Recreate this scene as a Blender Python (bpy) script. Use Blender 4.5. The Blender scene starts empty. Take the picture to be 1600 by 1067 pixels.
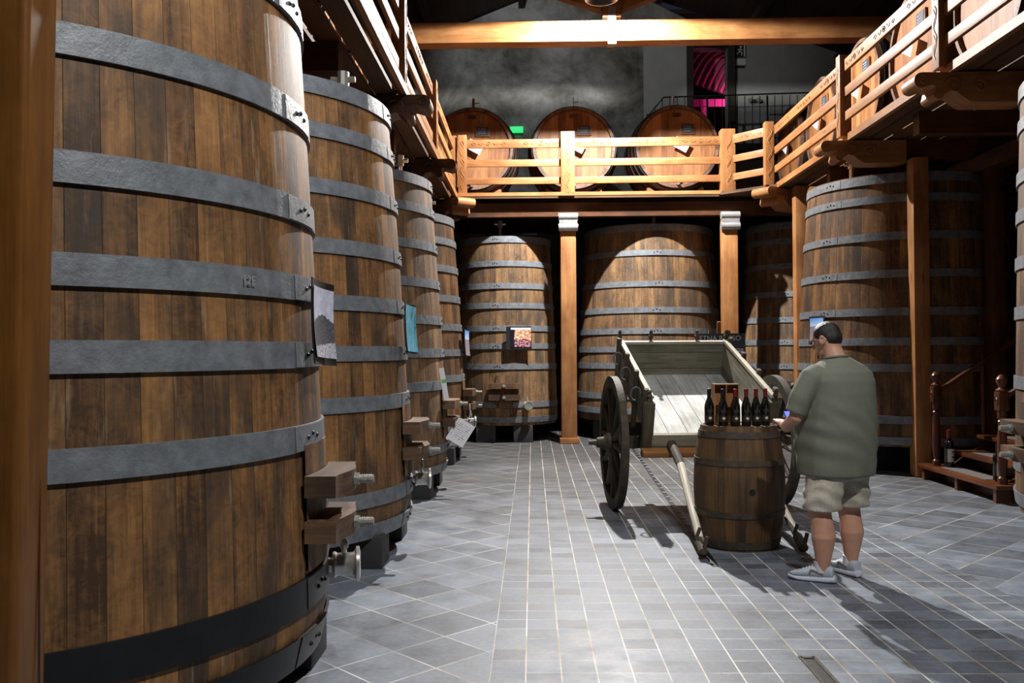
import bpy, bmesh, math, random
from mathutils import Vector, Matrix, Euler
random.seed(7)
PI = math.pi
SC = bpy.context.scene
COL = SC.collection

# ------------------------------------------------------------------ camera, world, light, exposure
cd = bpy.data.cameras.new('camera'); cam = bpy.data.objects.new('camera', cd); COL.objects.link(cam)
cd.sensor_width = 36; cd.lens = 31.5; cd.clip_start = 0.05; cd.clip_end = 100
cam.matrix_world = (Matrix.Translation((0, 0, 1.59)) @ Matrix.Rotation(math.radians(1.31), 4, 'Z')
                    @ Matrix.Rotation(PI / 2 + math.radians(.675), 4, 'X') @ Matrix.Rotation(-.006, 4, 'Z'))
SC.camera = cam
w = bpy.data.worlds.new('world'); SC.world = w; w.use_nodes = True
w.node_tree.nodes['Background'].inputs[0].default_value = (.6, .7, 1, 1)
w.node_tree.nodes['Background'].inputs[1].default_value = .02
SC.view_settings.view_transform = 'Standard'; SC.view_settings.look = 'None'
SC.view_settings.exposure = 0.0; SC.view_settings.gamma = 1; SC.view_settings.use_curve_mapping = False

def lamp(name, kind, loc, power, color, size=.12, target=None, angle=120, blend=.3):
    l = bpy.data.lights.new(name, kind); l.energy = power; l.color = color
    l.shadow_soft_size = size
    if kind == 'SPOT':
        l.spot_size = math.radians(angle); l.spot_blend = blend
    o = bpy.data.objects.new(name, l); COL.objects.link(o); o.location = loc
    if target is not None:
        o.rotation_euler = (Vector(target) - Vector(loc)).to_track_quat('-Z', 'Y').to_euler()
    return o
COOL = (.9, .95, 1.0)
WHT = (1.0, .97, .93)
lamp('beam_floodlight_light', 'SPOT', (1.1, 13.85, 6.95), 2500, WHT, .06, (1.1, 14.9, 0), 176, .06)
lamp('aisle_boost_light', 'SPOT', (1.1, 13.85, 6.95), 2900, WHT, .06, (1.2, 8.2, 0), 74, .5)  # added spot inside the beam floodlight, strengthens light on the aisle floor
lamp('back_vat_boost_light', 'SPOT', (1.1, 13.85, 6.95), 1800, WHT, .06, (1.4, 16.4, 0), 84, .5)  # second added spot at the same lamp, brightens the back vats
lamp('front_floodlight_light', 'SPOT', (1.6, .6, 6.6), 1350, WHT, .12, (-1.2, 3.6, 0), 100, .6)
lamp('middle_floodlight_light', 'SPOT', (1.0, 5.4, 6.8), 520, COOL, .15, (-.1, 6.2, 0), 112, .6)
lamp('wall_fill_light', 'SPOT', (-.4, 15.1, 8.6), 340, COOL, .1, (1.3, 20.3, 8.1), 82, .5)  # added fill without a fixture, lifts the back wall
lamp('magenta_room_light', 'POINT', (4.75, 20.85, 7.5), 11, (1, .2, .5), .1)

# ------------------------------------------------------------------ material helpers
def lin(c):
    return tuple(((x / 255) / 12.92 if x / 255 <= .04045 else (((x / 255) + .055) / 1.055) ** 2.4) for x in c) + (1,)

class NT:
    def __init__(s, name):
        s.m = bpy.data.materials.new(name); s.m.use_nodes = True
        s.t = s.m.node_tree; s.b = s.t.nodes['Principled BSDF']
    def n(s, typ, **kw):
        o = s.t.nodes.new(typ)
        for k, v in kw.items(): setattr(o, k, v)
        return o
    def l(s, a, b): s.t.links.new(a, b)
    def put(s, sock, v):
        if isinstance(v, bpy.types.NodeSocket): s.l(v, sock)
        else: sock.default_value = v
    def math(s, op, a, b=None, c=None, clamp=False):
        o = s.n('ShaderNodeMath', operation=op); o.use_clamp = clamp
        s.put(o.inputs[0], a)
        if b is not None: s.put(o.inputs[1], b)
        if c is not None: s.put(o.inputs[2], c)
        return o.outputs[0]
    def mix(s, f, a, b, typ='MIX'):
        o = s.n('ShaderNodeMixRGB', blend_type=typ)
        s.put(o.inputs[0], f); s.put(o.inputs[1], a); s.put(o.inputs[2], b)
        return o.outputs[0]
    def comb(s, x, y, z):
        o = s.n('ShaderNodeCombineXYZ'); s.put(o.inputs[0], x); s.put(o.inputs[1], y); s.put(o.inputs[2], z)
        return o.outputs[0]
    def noise(s, vec, scale, detail=4, rough=.55, dist=0):
        o = s.n('ShaderNodeTexNoise'); s.l(vec, o.inputs['Vector'])
        o.inputs['Scale'].default_value = scale; o.inputs['Detail'].default_value = detail
        o.inputs['Roughness'].default_value = rough; o.inputs['Distortion'].default_value = dist
        return o.outputs[0]
    def ramp(s, f, stops):
        o = s.n('ShaderNodeValToRGB'); s.put(o.inputs[0], f)
        while len(o.color_ramp.elements) < len(stops): o.color_ramp.elements.new(.5)
        for e, (p, c) in zip(o.color_ramp.elements, stops):
            e.position = p; e.color = c if len(c) == 4 else tuple(c) + (1,)
        return o.outputs[0]
    def bump(s, h, strength, dist=.01):
        o = s.n('ShaderNodeBump'); s.l(h, o.inputs['Height'])
        o.inputs['Strength'].default_value = strength; o.inputs['Distance'].default_value = dist
        s.l(o.outputs[0], s.b.inputs['Normal'])
    def done(s, col, rough=.6, metal=0, spec=None):
        s.put(s.b.inputs['Base Color'], col); s.put(s.b.inputs['Roughness'], rough)
        s.b.inputs['Metallic'].default_value = metal
        if spec is not None: s.b.inputs['Specular IOR Level'].default_value = spec
        return s.m
G0, G1 = (0, 0, 0, 1), (1, 1, 1, 1)

def wood(name, ca, cb, plank=0, stain=.3, stain_c=(50, 45, 42), seam=.5, rough=.6, bump=.3, spec=.4, vary=.35, pale=0, knots=0, grain=1.0, figure=.15):
    s = NT(name)
    uv = s.n('ShaderNodeUVMap').outputs[0]
    sp = s.n('ShaderNodeSeparateXYZ'); s.l(uv, sp.inputs[0]); U, V = sp.outputs[0], sp.outputs[1]
    oi = s.n('ShaderNodeObjectInfo').outputs['Random']; orr = s.math('MULTIPLY', oi, 37.0)
    if plank:
        q = s.math('DIVIDE', U, plank); idx = s.math('FLOOR', q); fr = s.math('SUBTRACT', q, idx)
    else: idx = s.math('MULTIPLY', U, 0.0); fr = None
    wn = s.n('ShaderNodeTexWhiteNoise', noise_dimensions='2D')
    s.l(s.comb(idx, orr, 0), wn.inputs[0]); rnd = wn.outputs[0]
    off = s.math('ADD', s.math('MULTIPLY', rnd, 19.0), orr)
    gv = s.comb(s.math('MULTIPLY', U, 26.0 * grain), s.math('MULTIPLY', V, 1.3), off)
    g = s.noise(gv, 1.0, 5, .6, .4)
    fine = s.noise(s.comb(s.math('MULTIPLY', U, 120.0), s.math('MULTIPLY', V, 4.0), off), 1.0, 3, .6)
    patch = s.noise(s.comb(s.math('MULTIPLY', U, 3.0), s.math('MULTIPLY', V, 1.6), off), 1.0, 4, .6, .3)
    f = s.math('ADD', s.math('MULTIPLY', g, .7), s.math('MULTIPLY', rnd, vary))
    f = s.math('ADD', f, s.math('MULTIPLY', s.math('SUBTRACT', patch, .5), .95))
    f = s.math('ADD', f, s.math('MULTIPLY', s.math('SUBTRACT', fine, .5), .35))
    fleck = s.noise(s.comb(s.math('MULTIPLY', U, 11.0), s.math('MULTIPLY', V, 13.0), off), 1.0, 5, .7, 2.2)
    f = s.math('ADD', f, s.math('MULTIPLY', s.math('SUBTRACT', fleck, .5), figure))
    col = s.ramp(f, [(.25, lin(ca)), (.85, lin(cb))])
    if stain:
        st = s.noise(s.comb(s.math('MULTIPLY', U, 2.2), s.math('MULTIPLY', V, 1.0), s.math('ADD', orr, s.math('MULTIPLY', rnd, 1.4))), 1.0, 5, .65, .5)
        sf = s.ramp(st, [(.46, G0), (.64, G1)])
        col = s.mix(s.math('MULTIPLY', sf, stain), col, lin(stain_c))
    if pale:
        st = s.noise(s.comb(s.math('MULTIPLY', U, 30.0), s.math('MULTIPLY', V, 3.0), orr), 1.0, 4, .7, .2)
        s2 = s.noise(s.comb(s.math('MULTIPLY', U, 1.2), s.math('MULTIPLY', V, 1.2), orr), 1.0, 2)
        sf = s.math('MULTIPLY', s.ramp(st, [(.58, G0), (.68, G1)]), s.ramp(s2, [(.45, G0), (.62, G1)]))
        col = s.mix(s.math('MULTIPLY', sf, pale), col, lin((176, 160, 135)))
    if knots:
        vo = s.n('ShaderNodeTexVoronoi'); s.l(s.comb(s.math('MULTIPLY', U, 5.0), s.math('MULTIPLY', V, 1.1), off), vo.inputs['Vector'])
        vo.inputs['Scale'].default_value = 1.0
        kf = s.ramp(vo.outputs['Distance'], [(.03, G1), (.1, G0)])
        col = s.mix(s.math('MULTIPLY', kf, knots), col, lin((70, 38, 20)))
    h = s.math('ADD', s.math('MULTIPLY', g, .5), s.math('MULTIPLY', fine, .5))
    if plank:
        e = s.math('ABSOLUTE', s.math('SUBTRACT', fr, .5))
        sm = s.ramp(e, [(.482, G0), (.497, G1)])
        col = s.mix(s.math('MULTIPLY', sm, seam), col, lin((22, 17, 13)))
        h = s.math('SUBTRACT', h, s.math('MULTIPLY', sm, 1.5))
    s.bump(h, bump, .006)
    return s.done(col, rough, 0, spec)

def plain(name, c, rough=.5, metal=0, noise=0, scale=20, bump=0, spec=None):
    s = NT(name)
    tc = s.n('ShaderNodeTexCoord').outputs['Object']
    nz = s.noise(tc, scale, 4, .6)
    c = lin(c)
    dark = tuple(x * (1 - noise) for x in c[:3]) + (1,); lite = tuple(min(1, x * (1 + noise)) for x in c[:3]) + (1,)
    col = s.ramp(nz, [(.3, dark), (.7, lite)])
    if bump: s.bump(s.math('ADD', nz, s.math('MULTIPLY', s.noise(tc, scale * 5, 3, .7), .5)), bump, .01)
    return s.done(col, rough, metal, spec)

def emit(name, c, strength):
    s = NT(name); s.b.inputs['Emission Color'].default_value = lin(c); s.b.inputs['Emission Strength'].default_value = strength
    return s.done(lin(c), .5)

M = {}
M['stave'] = wood('oak_staves', (66, 44, 26), (164, 118, 70), plank=.128, figure=.55, stain=.8, stain_c=(52, 46, 40), seam=.75, rough=.62, bump=.35, pale=.3, vary=.26)
M['stave_old'] = wood('oak_staves_weathered', (72, 54, 38), (160, 122, 82), figure=.6, plank=.125, stain=.8, stain_c=(66, 60, 54), seam=.8, rough=.68, bump=.4, pale=.4, vary=.28)
M['cask'] = wood('cask_oak', (112, 68, 38), (180, 126, 80), plank=.15, stain=.2, stain_c=(110, 70, 45), seam=.45, rough=.5, bump=.2, vary=.4)
M['cask_side'] = wood('cask_side_oak', (70, 42, 26), (120, 80, 52), plank=.13, stain=.3, seam=.7, rough=.55)
M['chime'] = wood('chime_oak', (84, 60, 50), (140, 112, 96), plank=.13, stain=.2, seam=.5, rough=.5)
M['pine'] = wood('pine_timber', (134, 88, 50), (190, 138, 88), stain=.12, stain_c=(120, 66, 32), rough=.5, bump=.15, vary=.1, knots=.7, grain=.5)
M['pine_dark'] = wood('stained_timber', (58, 34, 18), (110, 66, 34), stain=.4, stain_c=(30, 20, 14), rough=.5, bump=.2, vary=.2, knots=.4)
M['post'] = wood('varnished_post', (78, 48, 18), (132, 86, 38), stain=.15, stain_c=(80, 42, 18), rough=.35, bump=.1, vary=.2, knots=.8, grain=.6)
M['mahog'] = wood('varnished_brown', (60, 32, 18), (116, 66, 38), stain=.15, rough=.28, bump=.08, vary=.2)
M['roof'] = wood('roof_timber', (30, 20, 14), (58, 40, 28), plank=.22, stain=.4, seam=.8, rough=.8)
M['deck'] = wood('deck_boards', (60, 38, 22), (110, 72, 42), plank=0, stain=.3, rough=.7)
M['cart'] = wood('weathered_cart_wood', (76, 74, 60), (146, 142, 124), plank=.19, stain=.45, stain_c=(60, 58, 46), seam=.9, rough=.8, bump=.6, vary=.3, knots=.6)
M['cart_bed'] = wood('pale_bed_boards', (150, 150, 146), (226, 226, 222), plank=0, stain=.3, stain_c=(110, 106, 96), rough=.75, bump=.5, vary=.2, knots=.7)
M['cart_dark'] = wood('grey_cart_frame', (44, 39, 29), (94, 85, 66), stain=.5, stain_c=(34, 32, 24), rough=.75, bump=.5, vary=.3)
M['cart_pale'] = wood('pale_shaft_wood', (150, 142, 126), (206, 198, 182), stain=.2, stain_c=(96, 88, 74), rough=.7, bump=.3)
M['barrel'] = wood('barrel_staves', (52, 38, 24), (112, 82, 50), plank=.085, stain=.6, stain_c=(36, 28, 20), seam=.7, rough=.65, bump=.3)
M['clamp'] = wood('clamp_wood', (58, 42, 30), (120, 90, 66), stain=.35, stain_c=(48, 36, 28), rough=.65, bump=.4)
M['iron'] = plain('galvanised_hoop', (112, 117, 123), .5, .15, .28, 14, .4)
M['iron_black'] = plain('black_painted_hoop', (24, 25, 27), .45, .2, .25, 10, .15)
M['iron_rust'] = plain('rusty_hoop', (66, 58, 48), .7, .2, .4, 16, .5)
M['rivet'] = plain('rivet_iron', (34, 34, 36), .5, .4, .2)
M['steel'] = plain('polished_steel', (205, 203, 198), .28, .75, .04)
M['zinc'] = plain('zinc_bolt', (150, 146, 140), .5, .3, .25, 60, .3)
M['verdigris'] = plain('verdigris_nut', (134, 142, 134), .65, .1, .3, 60)
M['concrete'] = plain('dark_plinth', (46, 45, 47), .75, 0, .2, 6, .1)
M['chalk'] = plain('chalkboard', (62, 72, 88), .6, 0, .3, 14)
M['white'] = plain('white_paper', (226, 226, 232), .6, 0, .03)
M['card'] = plain('black_card', (20, 20, 28), .5, 0, .1)
M['glass_dark'] = plain('dark_bottle_glass', (12, 12, 13), .08, 0, .1, spec=.8)
M['capsule_red'] = plain('red_capsule', (110, 22, 30), .35, .1, .1)
M['capsule_black'] = plain('black_capsule', (22, 20, 22), .35, .1, .1)
M['label_dark'] = plain('dark_label', (40, 34, 30), .5, 0, .2, 60)
M['label_cream'] = plain('cream_label', (196, 186, 160), .6, 0, .1, 60)
M['label_white'] = plain('white_label', (214, 214, 214), .6, 0, .05, 60)
M['ink'] = plain('ink', (30, 30, 40), .6)
M['redprint'] = plain('red_print', (150, 40, 50), .6)
M['greenprint'] = plain('green_print', (120, 180, 110), .6)
M['chalkline'] = plain('chalk_white', (225, 225, 222), .8, 0, .1)
M['skin'] = plain('skin', (196, 148, 124), .5, 0, .08, 12)
M['hair'] = plain('hair', (30, 24, 22), .45, 0, .3, 120, .4)
M['eyewhite'] = plain('eye', (220, 215, 210), .3)
M['shirt'] = plain('olive_shirt', (112, 115, 102), .9, 0, .12, 160, .25)
M['shorts'] = plain('khaki_shorts', (178, 172, 158), .85, 0, .12, 60, .25)
M['shoe'] = plain('pale_sneaker', (176, 188, 200), .6, 0, .12, 80, .3)
M['sole'] = plain('white_sole', (206, 212, 226), .5, 0, .05)
M['sock'] = plain('white_sock', (220, 220, 232), .85, 0, .05, 100)
M['swoosh'] = plain('taupe_panel', (120, 112, 104), .6)
M['screen'] = emit('phone_screen', (90, 100, 230), 1.6)
M['phone'] = plain('phone_case', (20, 20, 24), .3)
M['exit'] = emit('green_exit_sign', (40, 200, 110), 1.2)
M['signwhite'] = plain('sign_white', (190, 195, 190), .6)
M['signblack'] = plain('sign_black', (26, 32, 30), .6)
M['magenta'] = plain('magenta_frame', (220, 60, 150), .5)
M['drape'] = plain('dusty_pink_cloth', (170, 84, 116), .8, 0, .25, 9)
M['dullchalk'] = plain('faded_chalk', (138, 140, 140), .9, 0, .3, 90)
M['tape'] = plain('grey_galvanised_capital', (170, 172, 174), .35, .5, .15, 14)
M['mat'] = plain('grey_tread_mat', (86, 84, 82), .85, 0, .25, 80, .3)
M['lampbody'] = plain('lamp_housing', (60, 60, 62), .5, .5)
M['lampglow'] = emit('lamp_glass', (255, 250, 240), 12)

def photo(name, kind):
    s = NT(name); uv = s.n('ShaderNodeUVMap').outputs[0]
    sp = s.n('ShaderNodeSeparateXYZ'); s.l(uv, sp.inputs[0]); U, V = sp.outputs[0], sp.outputs[1]
    nz = s.noise(uv, 9.0, 6, .65); n2 = s.noise(uv, 28.0, 4, .7)
    if kind == 'mountain':
        peak = s.math('SUBTRACT', .64, s.math('MULTIPLY', s.math('ABSOLUTE', s.math('SUBTRACT', U, .55)), .28))
        h = s.math('ADD', V, s.math('MULTIPLY', s.math('SUBTRACT', nz, .5), .12))
        sky = s.math('GREATER_THAN', h, peak); snow = s.math('LESS_THAN', h, s.math('ADD', .14, s.math('MULTIPLY', U, .1)))
        c = s.ramp(n2, [(.35, lin((40, 42, 48))), (.7, lin((118, 120, 130)))])
        c = s.mix(snow, c, s.ramp(n2, [(.4, lin((120, 122, 132))), (.6, lin((214, 214, 226)))]))
        c = s.mix(sky, c, s.ramp(nz, [(.3, lin((172, 176, 200))), (.7, lin((222, 224, 240)))]))
    elif kind == 'sea':
        c = s.ramp(s.noise(s.comb(s.math('MULTIPLY', U, 3.0), V, 0), 2.5, 5, .6, 1.5),
                   [(.35, lin((70, 120, 90))), (.47, lin((70, 160, 185))), (.6, lin((120, 185, 215))), (.72, lin((215, 228, 230)))])
    elif kind == 'grapes':
        vo = s.n('ShaderNodeTexVoronoi'); s.l(uv, vo.inputs['Vector']); vo.inputs['Scale'].default_value = 13
        low = s.ramp(vo.outputs['Distance'], [(.1, lin((240, 190, 200))), (.6, lin((100, 50, 62)))])
        hi = s.ramp(nz, [(.35, lin((120, 64, 44))), (.5, lin((214, 160, 120))), (.65, lin((245, 232, 215)))])
        c = s.mix(s.math('GREATER_THAN', s.math('ADD', V, s.math('MULTIPLY', nz, .2)), .5), low, hi)
        c = s.mix(s.math('LESS_THAN', s.math('ADD', U, s.math('MULTIPLY', nz, .2)), .28), c, lin((20, 22, 34)))
        c = s.mix(s.math('GREATER_THAN', V, .9), c, lin((216, 222, 246)))
    else:
        t = s.math('GREATER_THAN', s.math('ADD', V, s.math('MULTIPLY', nz, .15)), .72)
        lo = s.ramp(n2, [(.35, lin((80, 84, 90))), (.5, lin((130, 120, 130))), (.68, lin((200, 194, 205)))])
        c = s.mix(t, lo, s.ramp(V, [(.6, lin((190, 215, 245))), (1, lin((90, 150, 225)))]))
    return s.done(c, .35)
M['p_mountain'] = photo('photo_mountain', 'mountain'); M['p_sea'] = photo('photo_sea', 'sea')
M['p_grapes'] = photo('photo_grapes', 'grapes'); M['p_view'] = photo('photo_view', 'view')

def floor_mat():
    s = NT('slate_tiles')
    tc = s.n('ShaderNodeTexCoord').outputs['Object']
    sp = s.n('ShaderNodeSeparateXYZ'); s.l(tc, sp.inputs[0]); X, Y = sp.outputs[0], sp.outputs[1]
    def line(v, period, phase, halfw):
        q = s.math('DIVIDE', s.math('SUBTRACT', v, phase), period); idx = s.math('FLOOR', q); fr = s.math('SUBTRACT', q, idx)
        d = s.math('MULTIPLY', s.math('SUBTRACT', .5, s.math('ABSOLUTE', s.math('SUBTRACT', fr, .5))), period)
        return s.math('LESS_THAN', d, halfw), idx
    band = s.math('MULTIPLY', s.math('GREATER_THAN', X, -.22), s.math('LESS_THAN', X, 3.07))
    lx, ix = line(X, .1765, -.22, .004)
    ly, iy = line(Y, .1765, .05, .0028)
    A = s.math('MULTIPLY', s.math('ADD', X, Y), .70711); B = s.math('MULTIPLY', s.math('SUBTRACT', X, Y), .70711)
    la, ia = line(A, .352, .032, .0045); lb, ib = line(B, .358, .03, .0045)
    n_y = s.noise(s.comb(s.math('MULTIPLY', X, 2.0), s.math('MULTIPLY', Y, 2.0), ix), 1.0, 2)
    ly = s.math('MULTIPLY', ly, s.ramp(n_y, [(.42, (.25, .25, .25, 1)), (.52, G1)]))
    g1 = s.math('MAXIMUM', lx, ly)
    n_d = s.noise(tc, .9, 2)
    fd = s.ramp(n_d, [(.4, (.3, .3, .3, 1)), (.55, G1)])
    g2 = s.math('MULTIPLY', s.math('MAXIMUM', la, lb), fd)
    grout = s.math('ADD', s.math('MULTIPLY', g1, band), s.math('MULTIPLY', g2, s.math('SUBTRACT', 1.0, band)))
    idx1 = s.math('ADD', s.math('MULTIPLY', ix, 13.7), iy); idx2 = s.math('ADD', s.math('MULTIPLY', ia, 17.3), ib)
    wn = s.n('ShaderNodeTexWhiteNoise', noise_dimensions='2D')
    idm = s.math('ADD', s.math('MULTIPLY', idx1, band), s.math('MULTIPLY', idx2, s.math('SUBTRACT', 1.0, band)))
    s.l(s.comb(idm, band, 0), wn.inputs[0])
    n1 = s.noise(tc, 3.5, 6, .65); n2 = s.noise(tc, 30, 4, .6)
    v = s.math('ADD', s.math('MULTIPLY', n1, .55), s.math('ADD', s.math('MULTIPLY', wn.outputs[0], .22), s.math('MULTIPLY', n2, .25)))
    col = s.ramp(v, [(.3, lin((64, 69, 76))), (.5, lin((98, 105, 115))), (.75, lin((130, 138, 151)))])
    # dark stains at the far end, plus painted darkening against the lamp's brightness there
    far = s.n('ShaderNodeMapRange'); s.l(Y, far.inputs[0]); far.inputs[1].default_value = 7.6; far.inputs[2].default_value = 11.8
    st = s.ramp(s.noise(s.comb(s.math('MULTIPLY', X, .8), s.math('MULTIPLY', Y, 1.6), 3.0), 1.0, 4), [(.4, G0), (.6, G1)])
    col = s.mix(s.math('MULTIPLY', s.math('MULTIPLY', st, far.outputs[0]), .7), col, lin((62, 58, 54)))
    col = s.mix(s.math('MULTIPLY', far.outputs[0], .75), col, lin((60, 59, 57)))  # even darkening painted in to hold down the light near the beam lamp
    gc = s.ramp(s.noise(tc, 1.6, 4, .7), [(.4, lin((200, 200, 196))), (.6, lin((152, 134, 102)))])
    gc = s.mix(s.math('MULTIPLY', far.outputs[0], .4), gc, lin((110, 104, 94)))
    col = s.mix(grout, col, gc)
    h = s.math('ADD', s.math('MULTIPLY', n1, .5), s.math('MULTIPLY', n2, .5)); h = s.math('SUBTRACT', h, s.math('MULTIPLY', grout, .4))
    s.bump(h, .35, .006)
    return s.done(col, s.ramp(n1, [(.3, (.42, .42, .42, 1)), (.7, (.62, .62, .62, 1))]), 0, .4)
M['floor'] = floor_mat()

def wall_mat():
    s = NT('old_plaster'); tc = s.n('ShaderNodeTexCoord').outputs['Object']
    n1 = s.noise(tc, .7, 7, .65, .6); n2 = s.noise(tc, 5, 5, .6)
    c = s.ramp(s.math('ADD', s.math('MULTIPLY', n1, .8), s.math('MULTIPLY', n2, .2)),
               [(.36, lin((62, 60, 54))), (.47, lin((104, 104, 98))), (.62, lin((150, 151, 148)))])
    s.bump(n2, .5, .03)
    return s.done(c, .9)
M['wall'] = wall_mat()
M['wall_pale'] = plain('pale_plaster', (142, 145, 142), .9, 0, .12, 2, .2)
M['wall_dark'] = plain('dark_wall', (46, 42, 38), .95, 0, .3, 2, .2)

# ------------------------------------------------------------------ mesh helpers
class MB:
    def __init__(s): s.v = []; s.f = []; s.uv = []; s.mi = []
    def add(s, vs, fs, uvs, mi=0):
        k = len(s.v); s.v += [tuple(p) for p in vs]
        for f, u in zip(fs, uvs): s.f.append(tuple(i + k for i in f)); s.uv.append(u); s.mi.append(mi)
    def poly_uv(s, vs, fs, along=None, off=(0, 0)):
        out = []
        for f in fs:
            p = [Vector(vs[i]) for i in f]
            n = Vector((0, 0, 0))
            for i in range(len(p)):
                a, b = p[i], p[(i + 1) % len(p)]; n += a.cross(b)
            n = n.normalized() if n.length else Vector((0, 0, 1))
            d = along - n * along.dot(n)
            if d.length < .2:
                d = Vector((1, 0, 0)) if abs(n.x) < .7 else Vector((0, 1, 0)); d = d - n * d.dot(n)
            d.normalize(); u = d.cross(n)
            out.append([(q.dot(u) + off[0], q.dot(d) + off[1]) for q in p])
        return out
    def box(s, c, size, rot=None, along=None, mi=0, taper=None, bev=0):
        hx, hy, hz = size[0] / 2, size[1] / 2, size[2] / 2
        bm = bmesh.new(); bmesh.ops.create_cube(bm, size=1)
        for v in bm.verts: v.co = Vector((v.co.x * 2 * hx, v.co.y * 2 * hy, v.co.z * 2 * hz))
        if taper:
            for v in bm.verts:
                if v.co.z > 0: v.co.x *= taper; v.co.y *= taper
        if bev: bmesh.ops.bevel(bm, geom=bm.edges[:], offset=min(bev, .45 * min(size)), segments=2, profile=.6, affect='EDGES')
        if along is None: along = Vector([(1, 0, 0), (0, 1, 0), (0, 0, 1)][max(range(3), key=lambda i: size[i])])
        bm.verts.index_update(); bm.verts.ensure_lookup_table()
        vs = [v.co.copy() for v in bm.verts]; fs = [[v.index for v in f.verts] for f in bm.faces]
        off = (random.random() * 9, random.random() * 9)
        uv = s.poly_uv(vs, fs, along, off); bm.free()
        R = rot.to_matrix() if isinstance(rot, Euler) else (rot or Matrix.Identity(3)); c = Vector(c)
        s.add([R @ v + c for v in vs], fs, uv, mi); return s
    def bar(s, a, b, wd, th, up=(0, 0, 1), mi=0, bev=0):
        a, b = Vector(a), Vector(b); d = b - a; L = d.length; y = d.normalized()
        x = y.cross(Vector(up)).normalized(); z = x.cross(y)
        R = Matrix((x, y, z)).transposed()
        return s.box((a + b) / 2, (wd, L, th), R, Vector((0, 1, 0)), mi, None, bev)
    def prism(s, poly, y0, y1, mat=None, along=Vector((1, 0, 0)), mi=0):
        n = len(poly); vs = [Vector((p[0], y0, p[1])) for p in poly] + [Vector((p[0], y1, p[1])) for p in poly]
        fs = [[i, (i + 1) % n, n + (i + 1) % n, n + i] for i in range(n)] + [list(range(n))[::-1], [n + i for i in range(n)]]
        uv = s.poly_uv(vs, fs, along, (random.random() * 9, random.random() * 9))
        mat = mat or Matrix.Identity(4); s.add([mat @ v for v in vs], fs, uv, mi); return s
    def lathe(s, prof, seg=32, mat=None, mi=0, cap0=True, cap1=True, a0=0, a1=2 * PI, rref=None):
        mat = mat or Matrix.Identity(4); full = abs(a1 - a0 - 2 * PI) < 1e-6
        ns = seg if full else seg + 1; vs = []
        rr = rref or max(p[0] for p in prof); off = random.randint(0, 40) * .17
        L = [0]
        for i in range(1, len(prof)): L.append(L[-1] + math.hypot(prof[i][0] - prof[i - 1][0], prof[i][1] - prof[i - 1][1]))
        for r, z in prof:
            for j in range(ns):
                a = a0 + (a1 - a0) * j / seg; vs.append(mat @ Vector((r * math.cos(a), r * math.sin(a), z)))
        fs, uv = [], []
        for i in range(len(prof) - 1):
            for j in range(seg):
                k = (j + 1) % ns if full else j + 1
                fs.append([i * ns + j, i * ns + k, (i + 1) * ns + k, (i + 1) * ns + j])
                u0, u1 = (a0 + (a1 - a0) * j / seg) * rr + off, (a0 + (a1 - a0) * (j + 1) / seg) * rr + off
                uv.append([(u0, L[i]), (u1, L[i]), (u1, L[i + 1]), (u0, L[i + 1])])
        if full and cap0 and prof[0][0] > 1e-5:
            fs.append([j for j in range(ns)][::-1]); uv.append([(prof[0][0] * math.cos(2 * PI * j / seg), prof[0][0] * math.sin(2 * PI * j / seg)) for j in range(ns)][::-1])
        if full and cap1 and prof[-1][0] > 1e-5:
            b = (len(prof) - 1) * ns
            fs.append([b + j for j in range(ns)]); uv.append([(prof[-1][0] * math.cos(2 * PI * j / seg), prof[-1][0] * math.sin(2 * PI * j / seg)) for j in range(ns)])
        s.add(vs, fs, uv, mi); return s
    def tube(s, pts, rad, seg=8, mi=0, closed=False):
        pts = [Vector(p) for p in pts]; n = len(pts); rad = rad if isinstance(rad, (list, tuple)) else [rad] * n
        vs = []; prev = None; L = 0; Ls = [0]
        for i in range(n):
            if closed: t = pts[(i + 1) % n] - pts[i - 1]
            else: t = pts[min(i + 1, n - 1)] - pts[max(i - 1, 0)]
            t.normalize()
            if prev is None: x = t.orthogonal().normalized()
            else: x = (prev - t * prev.dot(t)).normalized()
            prev = x; y = t.cross(x)
            if i: L += (pts[i] - pts[i - 1]).length; Ls.append(L)
            for j in range(seg):
                a = 2 * PI * j / seg; vs.append(pts[i] + (x * math.cos(a) + y * math.sin(a)) * rad[i])
        fs, uv = [], []
        for i in range(n if closed else n - 1):
            i2 = (i + 1) % n; l1 = Ls[i2] if i2 else L + .1
            for j in range(seg):
                k = (j + 1) % seg
                fs.append([i * seg + j, i * seg + k, i2 * seg + k, i2 * seg + j])
                uv.append([(j * rad[i] * .8, Ls[i]), ((j + 1) * rad[i] * .8, Ls[i]), ((j + 1) * rad[i] * .8, l1), (j * rad[i] * .8, l1)])
        if not closed:
            fs.append(list(range(seg))[::-1]); uv.append([(0, 0)] * seg)
            fs.append([(n - 1) * seg + j for j in range(seg)]); uv.append([(0, 0)] * seg)
        s.add(vs, fs, uv, mi); return s
    def loft(s, rings, mi=0):
        n = len(rings[0]); vs = [Vector(p) for r in rings for p in r]; fs, uv = [], []
        for i in range(len(rings) - 1):
            for j in range(n):
                k = (j + 1) % n; fs.append([i * n + j, i * n + k, (i + 1) * n + k, (i + 1) * n + j])
                uv.append([(j / n, i * .1), ((j + 1) / n, i * .1), ((j + 1) / n, i * .1 + .1), (j / n, i * .1 + .1)])
        fs.append(list(range(n))[::-1]); uv.append([(0, 0)] * n)
        fs.append([(len(rings) - 1) * n + j for j in range(n)]); uv.append([(0, 0)] * n)
        s.add(vs, fs, uv, mi); return s
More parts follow.
